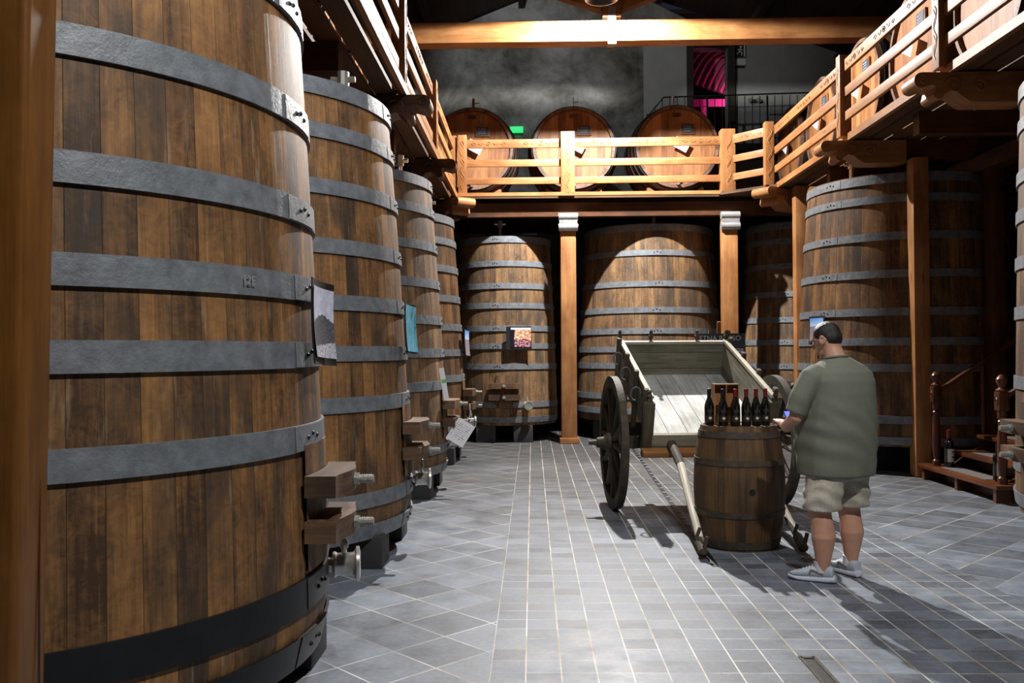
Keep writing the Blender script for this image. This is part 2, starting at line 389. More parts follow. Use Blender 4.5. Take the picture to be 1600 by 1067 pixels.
    def ell(s, c, r, seg=16, rings=10, rot=None, mi=0):
        R = rot.to_matrix() if isinstance(rot, Euler) else (rot or Matrix.Identity(3)); c = Vector(c)
        rg = []
        for i in range(rings + 1):
            t = -PI / 2 + PI * (i + .15 * (i == 0) - .15 * (i == rings)) / rings
            rg.append([c + R @ Vector((r[0] * math.cos(t) * math.cos(a), r[1] * math.cos(t) * math.sin(a), r[2] * math.sin(t))) for a in [2 * PI * j / seg for j in range(seg)]])
        return s.loft(rg, mi)
    def mesh(s, name, mats, smooth=True, angle=35):
        me = bpy.data.meshes.new(name); me.from_pydata(s.v, [], s.f)
        for m in (mats if isinstance(mats, (list, tuple)) else [mats]): me.materials.append(m)
        ul = me.uv_layers.new(name='UVMap'); k = 0; flat = []
        for u in s.uv:
            for q in u: flat += [q[0], q[1]]
        ul.data.foreach_set('uv', flat)
        me.polygons.foreach_set('material_index', s.mi)
        me.update()
        if smooth:
            me.shade_smooth() if hasattr(me, 'shade_smooth') else None
            me.set_sharp_from_angle(angle=math.radians(angle))
        return me
    def build(s, name, mats, parent=None, smooth=True, angle=35, loc=None):
        o = bpy.data.objects.new(name, s.mesh(name, mats, smooth, angle)); COL.objects.link(o)
        if parent: o.parent = parent
        if loc is not None: o.location = loc
        return o

def tag(o, label=None, cat=None, group=None, kind=None):
    if label: o['label'] = label
    if cat: o['category'] = cat
    if group: o['group'] = group
    if kind: o['kind'] = kind
    return o
def thing(name, label, cat, loc=(0, 0, 0), rz=0, group=None):
    o = bpy.data.objects.new(name, None); COL.objects.link(o); o.location = loc; o.rotation_euler = (0, 0, rz)
    o.empty_display_size = .1
    return tag(o, label, cat, group)
def struct(name, mb, mat, smooth=False):
    return tag(mb.build(name, mat, None, smooth), kind='structure')
KIDS = {}
def copy_tree(o, parent=None):
    c = o.copy(); COL.objects.link(c)
    if parent: c.parent = parent
    for ch in list(o.children): copy_tree(ch, c)
    return c
def RotZ(a): return Matrix.Rotation(a, 4, 'Z')
def T(x, y, z): return Matrix.Translation((x, y, z))
def text_mesh(name, body, size, mat, parent, mtx, extrude=.001, align='CENTER'):
    cu = bpy.data.curves.new(name, 'FONT'); cu.body = body; cu.size = size; cu.align_x = align; cu.align_y = 'CENTER'; cu.extrude = extrude
    t = bpy.data.objects.new(name + '_tmp', cu); COL.objects.link(t)
    dg = bpy.context.evaluated_depsgraph_get(); me = bpy.data.meshes.new_from_object(t.evaluated_get(dg))
    bpy.data.objects.remove(t); me.materials.clear(); me.materials.append(mat)
    o = bpy.data.objects.new(name, me); COL.objects.link(o)
    if parent: o.parent = parent
    o.matrix_local = mtx
    return o

# ------------------------------------------------------------------ setting
XL, XR, YF, YB = -5.8, 9.2, -5.0, 20.3
RX, RZ = 1.35, 10.2; EV = 7.4                 # ridge and eaves
HG = 4.32                                     # gallery floor height
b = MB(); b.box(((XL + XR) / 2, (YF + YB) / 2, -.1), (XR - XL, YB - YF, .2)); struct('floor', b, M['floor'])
# drain channel
b = MB()
d = thing('floor_drain', 'dark slotted drain channel running under the cart towards the camera', 'drain', (1.45, 9, 0))
MB().bar((.20, 6.2, .0), (-.11, -2.35, .0), .05, .006).build('channel', M['iron_black'], d)
e = MB()
for k in range(26): e.bar((.20 - .00 - .31 * k / 27.5, 6.1 - .31 * k, .004), (.20 - .31 * (k + .15) / 27.5, 6.1 - .31 * (k + .2), .004), .04, .008)
e.build('grate', M['iron'], d)
g = thing('drain_grate', 'short rusty edged drain slot in the floor near the bottom of the frame', 'drain', (1.41, 4.4, 0))
MB().box((0, -.02, .0), (.05, .55, .006)).build('slot', M['iron_black'], g)
bb = MB(); bb.box((-.035, 0, .002), (.018, .6, .008)); bb.box((.035, 0, .002), (.018, .6, .008)); bb.box((0, .28, .002), (.07, .02, .008)); bb.build('frame', M['iron_rust'], g)

b = MB()
b.prism([(XL, 0), (XR, 0), (XR, EV), (RX, RZ), (XL, EV)], YB, YB + .3, None, Vector((0, 0, 1)))
wb = b
# back wall with a door opening: built from pieces
b = MB()
DX0, DX1, DZ0, DZ1 = 3.66, 4.45, 6.05, 8.45
def slab(x0, x1, z0, z1, y0=YB, y1=YB + .3):
    b.box(((x0 + x1) / 2, (y0 + y1) / 2, (z0 + z1) / 2), (x1 - x0, y1 - y0, z1 - z0), None, Vector((0, 0, 1)))
b.prism([(XL, 0), (DX0, 0), (DX0, DZ1 + .6), (RX, RZ), (XL, EV)], YB, YB + .3, None, Vector((0, 0, 1)))
slab(DX0, DX1, 0, DZ0); slab(DX0, DX1, DZ1, DZ1 + .5)
b.prism([(DX1, 0), (XR, 0), (XR, EV), (DX1, DZ1 + .6)], YB, YB + .3, None, Vector((0, 0, 1)))
struct('wall_back', b, M['wall'])
b = MB(); b.box((5.9, YB - .03, 7.3), (6.6, .06, 2.9)); 
b = MB()
b.box(((2.55 + DX0) / 2, YB - .02, 7.0), (DX0 - 2.55, .04, 3.0)); b.box(((DX1 + 8.5) / 2, YB - .02, 7.0), (8.5 - DX1, .04, 3.0)); b.box(((DX0 + DX1) / 2, YB - .02, 8.51), (DX1 - DX0, .04, .08))
struct('trim_1', b, M['wall_pale'])
b = MB(); b.box((XL - .15, (YF + YB) / 2, EV / 2), (.3, YB - YF, EV)); struct('wall_left', b, M['wall_dark'])
b = MB(); b.box((XR + .15, (YF + YB) / 2, EV / 2), (.3, YB - YF, EV)); struct('wall_right', b, M['wall_dark'])
b = MB(); b.prism([(XL, 0), (XR, 0), (XR, EV), (RX, RZ), (XL, EV)], YF - .3, YF, None, Vector((0, 0, 1))); struct('wall_front', b, M['wall_dark'])
b = MB()
b.prism([(XL - .3, EV), (RX, RZ), (RX, RZ + .1), (XL - .3, EV + .1)], YF - .3, YB + .3, None, Vector((0, 1, 0)))
b.prism([(RX, RZ), (XR + .3, EV), (XR + .3, EV + .1), (RX, RZ + .1)], YF - .3, YB + .3, None, Vector((0, 1, 0)))
struct('ceiling', b, M['roof'])
# rafters and purlins, one frame per bay
def slope_z(x): return RZ - (RZ - EV) * (RX - x) / (RX - XL) if x < RX else RZ - (RZ - EV) * (x - RX) / (XR - RX)
for i, px in enumerate([-4.2, -2.2, -.2, 2.9, 4.9, 6.9]):
    pb = MB(); pb.bar((px, YF, slope_z(px) - .1), (px, YB, slope_z(px) - .1), .14, .18)
    tag(pb.build('roof_purlin', M['roof'], None, False), 'dark roof purlin running the length of the cellar', 'purlin', 'dark roof purlins')

# tie beams / trusses
def truss(y, label, lit):
    t = thing('roof_truss', label, 'roof truss', (RX, y, 6.66))
    x0, x1 = XL - RX + .02, XR - RX - .02
    MB().box(((x0 + x1) / 2, 0, .17), (x1 - x0, .3, .34), None, None, 0, None, .012).build('tie_beam', M['pine'], t)
    kz = RZ - 6.66
    MB().box((-.02, 0, (.5 + kz - .15) / 2), (.28, .24, kz - .15 - .5), None, None, 0, None, .01).build('king_post', M['pine'], t)
    MB().box((-.02, -.01, .52), (.30, .28, .26), None, None, 0, None, .01).build('post_foot', M['pine'], t)
    st = MB(); st.box((-.02, -.16, .26), (.13, .012, .62)); st.box((-.02, .16, .26), (.13, .012, .62)); st.box((-.02, 0, -.006), (.13, .33, .012)); st.build('iron_strap', M['zinc'], t)
    for sx in (-1, 1):
        MB().bar((sx * .14 - .02, 0, .62), (sx * 3.6, 0, slope_z(RX + sx * 3.6) - 6.66 - .32), .2, .2, (0, 1, 0)).build('strut', M['pine'], t)
        xe = (x1 - .05) if sx > 0 else (x0 + .05)
        MB().bar((xe, 0, slope_z(RX + xe) - 6.66 - .2), (0, 0, kz - .2), .2, .24, (0, 1, 0)).build('rafter', M['pine_dark'], t)
    return t
truss(14.75, 'pale pine tie beam and king post truss crossing the cellar before the back wall', 1)
truss(5.2, 'nearer pine roof truss high above the aisle', 0)

# floodlights hanging in front of the truss and over the aisle (housing above the bulb)
def fixture(x, y, z, label, rodtop):
    t = thing('floodlight', label, 'lamp', (x, y, z))
    h = MB(); h.lathe([(.09, .2), (.17, .14), (.25, .03), (.255, .03), (.175, .155), (.09, .215)], 24, None, 0, False, True); h.build('housing', M['lampbody'], t)
    MB().tube([(0, 0, .2), (0, 0, rodtop - z)], .012, 6).build('rod', M['lampbody'], t)
fixture(1.1, 13.85, 7.01, 'floodlight hanging in front of the pale tie beam', slope_z(1.1) - .02)
fixture(1.6, .6, 6.66, 'floodlight hanging over the near end of the aisle', slope_z(1.6) - .02)
fixture(1.0, 5.4, 6.86, 'floodlight hanging over the middle of the aisle', slope_z(1.0) - .02)

# door beyond the back casks, magenta room
b = MB()
for x in (DX0 - .07, DX1 + .07): b.box((x, YB - .06, (DZ0 + DZ1) / 2 + .05), (.14, .12, DZ1 - DZ0 + .14))
b.box(((DX0 + DX1) / 2, YB - .06, DZ1 + .07), (DX1 - DX0, .12, .14)); struct('trim_2', b, M['wall_dark'])
dr = thing('magenta_window_frame', 'magenta lit window frame seen through the doorway in the back wall', 'window frame', ((DX0 + DX1) / 2 + .03, YB + .95, DZ0 - .1))
MB().box((0, 0, 1.5), (1.2, .08, .18)).build('crossbar', M['magenta'], dr)
MB().box((.0, 0, .7), (.15, .08, 1.45)).build('mullion', M['magenta'], dr)
b = MB()
for (c, sz) in (((4.9, 23.4, 7.4), (5, .1, 4)), ((2.6, 21.95, 7.4), (.1, 2.7, 4)), ((7.2, 21.95, 7.4), (.1, 2.7, 4)), ((4.9, 21.95, 9.4), (5, 2.7, .1)), ((4.9, 21.95, 5.9), (5, 2.7, .1))): b.box(c, sz)
struct('trim_3', b, M['wall_dark'])
ct = MB()
rings = []
for i in range(17):
    f = i / 8
    ct.tube([(DX0 - .5 + .14 * i + .6 * u, YB + .75, DZ1 + .35 - .75 * (1 - u) ** 2 - .045 * i) for u in [k / 8 for k in range(9)]], .07, 8)
tag(ct.build('pink_drape', M['drape']), 'pink swagged drape seen through the top of the doorway', 'drape')

# platform with iron railing at the back right
pb = MB(); pb.box((5.25, 19.75, 5.95), (5.6, 1.09, .14)); struct('trim_4', pb, M['wall_dark'])
ir = thing('iron_railing', 'thin dark iron railing on the landing before the back wall', 'railing', (5.2, 19.25, 6.02))
tp = MB(); tp.tube([(-2.75, 0, .55), (-2.35, 0, 1.02), (2.7, 0, 1.12)], .018, 6); tp.build('handrail', M['iron_black'], ir)
tp = MB(); tp.tube([(-2.7, 0, .12), (2.7, 0, .12)], .012, 6); tp.build('bottom_bar', M['iron_black'], ir)
tp = MB(); tp.tube([(-.1, 0, .62), (2.7, 0, .62)], .01, 6); tp.build('middle_bar', M['iron_black'], ir)
for k in range(34):
    x = -2.7 + k * .16; z1 = .6 + (x + 2.75) / .4 * .45 if x < -2.35 else 1.03
    MB().tube([(x, 0, .0), (x, 0, z1)], .009 if k % 8 else .022, 5).build('baluster', M['iron_black'], ir)

# exit signs
sg = thing('exit_sign', 'small dark running man sign on the back wall right of the doorway', 'sign', (4.72, YB - .05, 8.35))
MB().box((0, 0, 0), (.26, .015, .3)).build('panel', M['signblack'], sg)
fg = MB(); fg.ell((.02, -.012, .09), (.025, .006, .025), 10, 6)
for a, c2 in (((.01, .06), (-.01, -.01)), ((-.01, -.01), (.05, -.05)), ((.05, -.05), (.03, -.11)), ((-.01, -.01), (-.05, -.06)), ((-.05, -.06), (-.09, -.06)), ((.01, .04), (.06, .01)), ((.01, .04), (-.05, .02))):
    fg.bar((a[0], -.012, a[1]), (c2[0], -.012, c2[1]), .02, .006, (0, 1, 0))
fg.build('running_figure', M['signwhite'], sg); 
MB().box((.1, -.012, 0), (.03, .006, .26)).build('door_mark', M['signwhite'], sg)
s2 = thing('notice_plate', 'pale notice strip under the running man sign', 'sign', (4.72, YB - .05, 8.05))
MB().box((0, 0, .05), (.26, .012, .13)).build('panel', M['signwhite'], s2); MB().box((0, -.002, -.06), (.2, .012, .05)).build('dark_strip', M['signblack'], s2)
gs = thing('green_exit_light', 'small green lit exit sign between the first two back casks', 'sign', (-.33, YB - .08, 6.62))
MB().box((0, 0, 0), (.3, .06, .14), None, None, 0, None, .01).build('lit_panel', M['exit'], gs)
es = thing('emergency_light', 'twin spot emergency light on the back wall above the landing', 'lamp', (5.0, YB - .1, 7.2))
MB().box((0, 0, 0), (.12, .08, .06)).build('body', M['wall_dark'], es)
for sx in (-.1, .1):
    MB().lathe([(.02, 0), (.05, .04), (.05, .06), (.0, .065)], 14, T(sx, -.02, 0) @ Matrix.Rotation(PI / 2, 4, 'X')).build('spot_head', M['steel'], es)

# ------------------------------------------------------------------ galleries
def deck(name, label, x0, x1, y0, y1, along_y, wgap=.03, wboard=.19):
    t = thing(name, label, 'gallery floor', ((x0 + x1) / 2, (y0 + y1) / 2, HG))
    cx, cy = (x0 + x1) / 2, (y0 + y1) / 2; m = MB()
    if along_y:
        x = x0
        while x < x1 - .02:
            wb_ = min(wboard, x1 - x); m.box((x + wb_ / 2 - cx, 0, -.025), (wb_, y1 - y0, .05)); x += wboard + wgap
    else:
        y = y0
        while y < y1 - .02:
            wb_ = min(wboard, y1 - y); m.box((0, y + wb_ / 2 - cy, -.025), (x1 - x0, wb_, .05)); y += wboard + wgap
    m.build('floor_boards', M['deck'], t, False)
    return t, cx, cy
# left
t, cx, cy = deck('gallery_floor', 'slatted timber gallery floor above the left row of vats', -5.6, -1.33, YF + .1, 15.55, True, .045)
MB().box((-1.31 - cx, 0, -.02), (.05, 15.55 - YF, .09)).build('edge_board', M['pine'], t)
for y in (14.0, 12.33, 10.8, 9.25, 7.7, 6.15, 4.6, 3.05):
    MB().box((-3.6 - cx, y - cy, -.18), (3.9, .16, .25)).build('joist', M['pine_dark'], t)
# right
t, cx, cy = deck('gallery_floor', 'slatted timber gallery floor above the right row of vats', 4.07, 9.1, YF + .1, 14.75, True, .045)
MB().box((4.05 - cx, 0, -.02), (.06, 14.75 - YF, .09)).build('edge_board', M['pine'], t)
for y in (13.2, 11.58, 10.2, 8.8, 7.4, 6.0):
    MB().box((6.65 - cx, y - cy, -.18), (4.6, .16, .25)).build('joist', M['pine_dark'], t)
MB().box((5.7 - cx, 0, -.4), (.2, 14.75 - YF, .2)).build('bearer', M['pine_dark'], t)
# back
t, cx, cy = deck('gallery_floor', 'timber gallery floor carrying the three back casks', -5.6, 9.1, 15.6, 20.2, False, .012)
MB().box(((-1.3 + 3.3) / 2 - cx, 15.5 - cy, .0), (4.7, .08, .06)).build('edge_board', M['pine'], t)
MB().box((1.75 - cx, 15.72 - cy, -.25), (14.6, .2, .24)).build('bearer', M['pine_dark'], t)
for k in range(12):
    MB().box((-3.4 + k * .95 - cx, 17.6 - cy, -.12), (.12, 3.4, .16)).build('joist', M['pine_dark'], t)
# corner deck piece under the diagonal rail
m = MB(); vs = [(3.25, 15.6), (3.25, 15.42), (4.02, 14.74), (4.3, 14.74), (4.3, 15.6)]
m.prism([(p[0], p[1]) for p in vs], -.05, 0, Matrix(((1, 0, 0, 0), (0, 0, 1, 0), (0, -1, 0, 0), (0, 0, 0, 1))) )
o = tag(m.build('corner_deck', M['deck'], None, False), 'small triangular deck piece at the right rear gallery corner', 'gallery floor'); o.location = (0, 0, HG - .05)

PH = 1.05
def rail_post(m, x, y, z0=-.02, h=PH, wd=.15): m.box((x, y, z0 + h / 2), (wd, wd, h - z0), None, Vector((0, 0, 1)), 0, None, .012)
def carve(m, a, b_, n, up=.5, off=.03):
    "raised scrollwork along a rail from a to b"
    a, b_ = Vector(a), Vector(b_); d = (b_ - a); L = d.length; d.normalize(); z = Vector((0, 0, 1))
    nrm = d.cross(z)
    if nrm.dot(Vector((n[0], n[1], 0))) < 0: nrm = -nrm
    c = (a + b_) / 2 + nrm * off
    pts = [c + d * (.035 * math.cos(u)) + z * (.03 * math.sin(u)) for u in [2 * PI * k / 12 for k in range(12)]]
    m.tube(pts, .007, 5, 0, True); m.ell(c, (.012, .012, .012), 8, 5)
    for sg_ in (-1, 1):
        pts = []
        for k in range(22):
            u = k / 21; r = .045 * (1 - u * .8); ang = u * 3.2 * PI
            pts.append(c + d * sg_ * (.05 + .14 * (1 - math.exp(-2 * u)) + r * .6 * math.cos(ang)) + z * (r * .7 * math.sin(ang)))
        m.tube(pts, .006, 5)
        m.tube([c + d * sg_ * .22 + z * .0, c + d * sg_ * .26 + z * .025, c + d * sg_ * .3, c + d * sg_ * .26 - z * .025, c + d * sg_ * .22], .006, 5)
def railing(label, posts, n, wide=(), skip=()):
    r = thing('wooden_railing', label, 'railing', (posts[0][0], posts[0][1], HG)); ox, oy = posts[0]
    P = [(p[0] - ox, p[1] - oy) for p in posts]
    for i, p in enumerate(P):
        if i in skip: continue
        wd = .24 if i in wide else .15
        q = MB(); rail_post(q, p[0], p[1], 0, PH if i not in wide else PH + .03, wd)
        po = q.build('post', M['pine'], r)
        nv = Vector((n[0], n[1], 0)); tv = Vector((-n[1], n[0], 0)); c0 = Vector((p[0], p[1], 0)) + nv * (wd / 2)
        for zc in (.82, .5, .24):
            pts = [c0 + tv * (.04 * math.sin(u * 2 * PI) * (1 - .3 * u)) + Vector((0, 0, zc + .12 - .26 * u)) for u in [k / 12 for k in range(13)]]
            q = MB(); q.tube(pts, .008, 5)
            q.tube([c0 - tv * .03 + Vector((0, 0, zc + .1)), c0 + tv * .03 + Vector((0, 0, zc)), c0 - tv * .02 + Vector((0, 0, zc - .08))], .007, 5)
            q.build('carving', M['pine'], po)
    for i in range(len(P) - 1):
        a, c = Vector((P[i][0], P[i][1], 0)), Vector((P[i + 1][0], P[i + 1][1], 0)); L = (c - a).length
        for z, hh in ((.9, .15), (.56, .12), (.25, .115)):
            q = MB(); q.bar(a + Vector((0, 0, z)), c + Vector((0, 0, z)), .045, hh, (0, 0, 1), 0, .006); ro = q.build('rail', M['pine'], r)
            if z == .9:
                k = max(1, int(L / .9)); q = MB()
                for j in range(k):
                    f0 = (j + .5) / k; cc = a.lerp(c, f0) + Vector((0, 0, z)); dd = (c - a).normalized() * .3
                    q = MB(); carve(q, cc - dd, cc + dd, n, off=.024)
                    q.build('carving', M['pine'], ro)
    return r
railing('left gallery railing of pine rails receding along the aisle', [(-1.38, 15.62), (-1.38, 12.4), (-1.38, 9.33), (-1.38, 6.2), (-1.38, 3.1), (-1.38, 0)], (1, 0))
railing('back gallery railing with carved top rail before the three casks', [(-1.2, 15.58), (.63, 15.58), (3.38, 15.52), (3.93, 14.9)], (0, -1), (1, 2))
railing('right gallery railing of pine rails rising towards the camera', [(4.02, 14.8), (4.02, 11.58), (4.02, 8.8), (4.02, 6.0), (4.02, 3.1)], (-1, 0), (), (0,))

def bracket(label, x, y, ang, mat, wd=.3, sc=1.0, group='carved brackets under the gallery posts'):
    t = thing('carved_bracket', label, 'bracket', (x, y, HG - .07), ang, group)
    pr = [(-.75, 0), (.25, 0)]
    pr += [(.25 + .075 * math.sin(u), -.075 + .075 * math.cos(u)) for u in [k * PI / 8 for k in range(1, 9)]]
    pr += [(.19, -.13), (.15, -.12), (.12, -.14), (.13, -.19)]
    pr += [(.09 + .05 * math.cos(u), -.21 + .05 * math.sin(u)) for u in [0, -.6, -1.2, -1.8, -2.4, -3.0]]
    pr += [(-.02, -.18), (-.08, -.19), (-.14, -.24), (-.22, -.29), (-.75, -.29)]
    pr = [(p[0] * sc, p[1] * sc) for p in pr]
    MB().prism(pr, -wd / 2, wd / 2).build('bracket_body', mat, t)
    for sy in (-1, 1):
        for (cx_, cz_, r0) in ((.24, -.075, .055), (-.05, -.13, .09), (-.3, -.14, .07)):
            pts = [(sc * (cx_ + r0 * (1 - k / 22) * math.cos(k * .5)), sy * (wd / 2 + .001), sc * (cz_ + r0 * (1 - k / 22) * math.sin(k * .5))) for k in range(20)]
            m = MB(); m.tube(pts, .009, 5); m.build('scroll', mat, t)
    return t
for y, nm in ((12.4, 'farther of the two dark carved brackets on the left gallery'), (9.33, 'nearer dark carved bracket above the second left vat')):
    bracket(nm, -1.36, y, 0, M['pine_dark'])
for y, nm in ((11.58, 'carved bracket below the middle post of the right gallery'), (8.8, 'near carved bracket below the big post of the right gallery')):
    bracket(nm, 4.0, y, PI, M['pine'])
bracket('carved bracket at the left rear corner of the gallery', -1.3, 15.58, -PI / 3.2, M['pine'], .34, 1.1)
bracket('carved bracket at the right rear corner of the gallery', 4.0, 14.86, PI + PI / 5, M['pine'], .34, 1.1)

def support_post(name, label, x, y, z1, wd, mat, z0=0, base=True, cap=False):
    t = thing(name, label, 'post', (x, y, z0))
    MB().box((0, 0, (z1 - z0) / 2), (wd, wd, z1 - z0), None, None, 0, None, .025).build('shaft', mat, t)
    if base: MB().box((0, 0, .05), (wd + .06, wd + .06, .1), None, Vector((1, 0, 0)), 0, None, .01).build('base_block', mat, t)
    if cap:
        c = MB()
        for dz in (-.02, -.2):
            c.lathe([(.0, -wd / 2 - .03), (.07, -wd / 2 - .03), (.07, wd / 2 + .03), (0, wd / 2 + .03)], 16, T(0, -wd / 2 - .0, z1 + dz) @ Matrix.Rotation(PI / 2, 4, 'Y'))
        c.box((0, -wd / 2 - .02, z1 - .1), (wd + .04, .06, .16))
        c.build('capital', M['tape'], t)
support_post('support_post', 'pine support post left of the big back vat', .63, 15.62, 3.93 + .01, .27, M['pine'], cap=True)
support_post('support_post', 'pine support post right of the big back vat behind the cart', 3.42, 15.62, 3.94, .26, M['pine'], cap=True)
support_post('support_post', 'slim pine post at the left edge of the broad right vat', 4.33, 14.55, 4.24, .2, M['pine'])
support_post('support_post', 'pine post beside the staircase newel', 4.86, 11.37, 4.0, .2, M['pine'], base=False)
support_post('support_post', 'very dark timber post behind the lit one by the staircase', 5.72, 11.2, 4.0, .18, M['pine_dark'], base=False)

# foreground post
fp = thing('foreground_post', 'large varnished timber post filling the left edge of the picture', 'post', (-1.55, 2.6, 0), math.radians(0))
pts = []
hw = .085; r = .022
for (sx, sy, a0) in ((1, 1, 0), (-1, 1, 1), (-1, -1, 2), (1, -1, 3)):
    hx = hw if sx > 0 else .22
    for k in range(5):
        a = (a0 + k / 4) * PI / 2; pts.append((sx * hx - sx * r + r * math.cos(a), sy * hw - sy * r + r * math.sin(a)))
m = MB()
m.loft([[(p[0] + dx, p[1], z) for p in pts] for z, dx in ((0, -.02), (4.25, .06))])
for i in range(len(m.f)):
    m.uv[i] = [((v := m.v[j])[0] * 1.0 + v[1], v[2]) for j in m.f[i]]
m.build('shaft', M['post'], fp); 
gr = MB(); gr.box((-.04, -hw - .001, 1.6), (.006, .004, 3.2)); gr.box((.086, .03, 1.6), (.004, .006, 3.2)); gr.build('groove', M['mahog'], fp)

# ------------------------------------------------------------------ vats
def vat(name, label, x, y, R0, zb, zt, hoops, mat, door=None, taper=.125, black=(), valve=True, pipe=True, rivet_az=None, group='tall oak vats', hw=.1, stand_rot=0, doorz=(1.0, .8), valve_az=None, valve_z=.54):
    t = thing(name, label, 'vat', (x, y, 0), 0, group)
    def Rz(z):
        f = max(0, (z - zb) / (zt - zb)); r = R0 * (1 - taper * f ** 1.5)
        return r - .03 * max(0, (1 - (z - zb) / .12)) if z < zb + .12 else r
    prof = [(0, zb + .06), (R0 - .09, zb + .06), (R0 - .07, zb), (Rz(zb), zb)] + [(Rz(zb + (zt - zb) * k / 22), zb + (zt - zb) * k / 22) for k in range(1, 23)]
    prof += [(Rz(zt) - .05, zt), (Rz(zt) - .055, zt - .09)]
    m = MB(); seg = 96
    m.lathe(prof, seg, None, 0, False, False, rref=R0); m.build('staves', mat, t, True, 50)
    MB().lathe([(Rz(zt) - .05, zt - .12), (Rz(zt) - .05, zt - .09)], 64, None, 0, True, True).build('lid', mat, t)
    for i, z in enumerate(hoops):
        h = hw * (1.15 if i == 0 else 1) * (1.25 if i in black else 1); m = MB(); j = random.uniform(-.006, .006)
        z0, z1 = z - h / 2 + j, z + h / 2 + j
        if i == 0: z1 = min(z1, zt + .012)
        ra, rb = Rz(z0) + .001, Rz(z1) + .001
        m.lathe([(ra, z0), (ra + .014, z0), (rb + .014, z1), (rb, z1)], seg, None, 0, False, False)
        ho = m.build('hoop', M['iron_black'] if i in black else M['iron'], t, True, 40)
        az = (rivet_az if rivet_az is not None else 0) + random.uniform(-.03, .03); m = MB()
        m.lathe([(ra + .0138, z0 + .003), (ra + .017, z0 + .003), (rb + .017, z1 - .003), (rb + .0138, z1 - .003)], 12, None, 0, False, False, az - .14, az + .14)
        for k in range(3):
            a = az + (k - 1) * .045; zz = z + j; rr = (ra + rb) / 2 + .016
            m.ell((rr * math.cos(a), rr * math.sin(a), zz + .015 * (k % 2)), (.011, .011, .011), 8, 5, None, 1)
        m.build('hoop_lap', [M['iron_black'] if i in black else M['iron'], M['rivet']], ho)
    for dy in (-.5, .5):
        rr = math.sqrt((R0 + .02) ** 2 - (.33 * R0 / 1.45) ** 2) * (.96 if x < 0 else .84)
        q = MB(); q.box((0, dy * R0 / 1.45, zb / 2 + .0), (2 * rr * .97, .34, zb), None, None, 0, None, .01); so = q.build('stand', M['concrete'], t); so.rotation_euler = (0, 0, stand_rot)
    if door is not None:
        D = bpy.data.objects.new('manhole_door', None)
        # door panel follows the vat wall
        a = door; rr = Rz(.85)
        m = MB(); m.lathe([(Rz(.62) + .001, .62), (Rz(.62) + .02, .62), (Rz(1.18) + .02, 1.18), (Rz(1.18) + .001, 1.18)], 10, None, 0, False, False, a - .16, a + .16)
        dp = m.build('door_panel', mat, t)
        for z in doorz:
            m = MB(); Lh = .27; n = 10
            top, bot = [], []
            outer = [(rr + .155 + .02 * math.cos(u * PI), u * Lh) for u in [-1 + 2 * k / n for k in range(n + 1)]]
            inner = [(math.sqrt(max(.01, (rr + .022) ** 2 - (u * Lh) ** 2)) + (.0), u * Lh) for u in [1 - 2 * k / n for k in range(n + 1)]]
            poly = outer + inner
            mt = RotZ(a) @ Matrix(((1, 0, 0, 0), (0, 0, 1, 0), (0, -1, 0, 0), (0, 0, 0, 1)))
            # prism extrudes on y -> map (x, z_poly)->(radial, tangential), y->height
            mt = RotZ(a) @ T(0, 0, z) @ Matrix(((1, 0, 0, 0), (0, 0, 1, 0), (0, 1, 0, 0), (0, 0, 0, 1)))
            m.prism(poly, -.048, .048, mt, Vector((0, 0, 1)))
            cb = m.build('clamp_bar', M['clamp'], t)
            m = MB(); ca, sa = math.cos(a), math.sin(a)
            P = lambda d, zz=z: (ca * (rr + d), sa * (rr + d), zz)
            m.tube([P(.12), P(.262)], .018, 10); 
            for k in range(5): m.tube([P(.205 + k * .011), P(.211 + k * .011)], .021, 10)
            m.build('threaded_bolt', M['zinc'], cb)
            m = MB(); m.tube([P(.165), P(.195)], .031, 6); m.build('nut', M['verdigris'], cb)
    if valve:
        a = valve_az if valve_az is not None else (door if door is not None else 0) + .2
        rr = Rz(valve_z); mt = RotZ(a) @ T(rr, 0, valve_z) @ Matrix.Rotation(PI / 2, 4, 'Y')
        vv = MB(); vv.lathe([(.0, -.02), (.034, -.02), (.034, .03), (.062, .035), (.064, .045), (.056, .055), (.056, .13), (.062, .14), (.085, .15), (.085, .165), (.06, .17), (.06, .162), (.0, .162)], 24, mt)
        vo = vv.build('valve', M['steel'], t)
        hh = MB(); hh.tube([mt @ Vector((-.04, 0, .09)), mt @ Vector((-.13, 0, .09))], .014, 8); hh.lathe([(0, 0), (.02, 0), (.022, .03), (.012, .05), (.012, .08), (0, .085)], 12, mt @ T(-.08, 0, .09) @ Matrix.Rotation(-PI / 2, 4, 'Y'))
        hh.build('valve_handle', M['steel'], vo)
    if pipe:
        a = (rivet_az if rivet_az is not None else 0); rr = Rz(zt) - .35
        c = Vector((rr * math.cos(a), rr * math.sin(a), zt - .1))
        m = MB(); m.tube([c, c + Vector((0, 0, .38))], [.035, .03], 10); m.tube([c + Vector((0, 0, .3)), c + Vector((.0, 0, .42))], .05, 10); m.tube([c + Vector((-.1, 0, .36)), c + Vector((.1, 0, .36))], .025, 8)
        m.build('vent_pipe', M['steel'], t)
    return t, Rz
HL = [3.5, 3.18, 2.78, 2.36, 1.95, 1.59, 1.22, .52, .285]
LX = -2.45
V1, _ = vat('oak_vat', 'nearest and largest looking oak vat on the left beside the foreground post', LX, 4.15, 1.45, .24, 3.56, [3.5, 3.19, 2.69, 2.24, 1.89, 1.585, 1.215, .52, .28], M['stave'], 0.03, taper=.10, black=(7, 8), rivet_az=-.02, valve_az=.2, hw=.115)
vat('oak_vat', 'second oak vat on the left with a blue picture on its flank', LX, 7.25, 1.45, .24, 3.56, HL, M['stave'], 0.0, rivet_az=0, hw=.11, valve_az=.15)
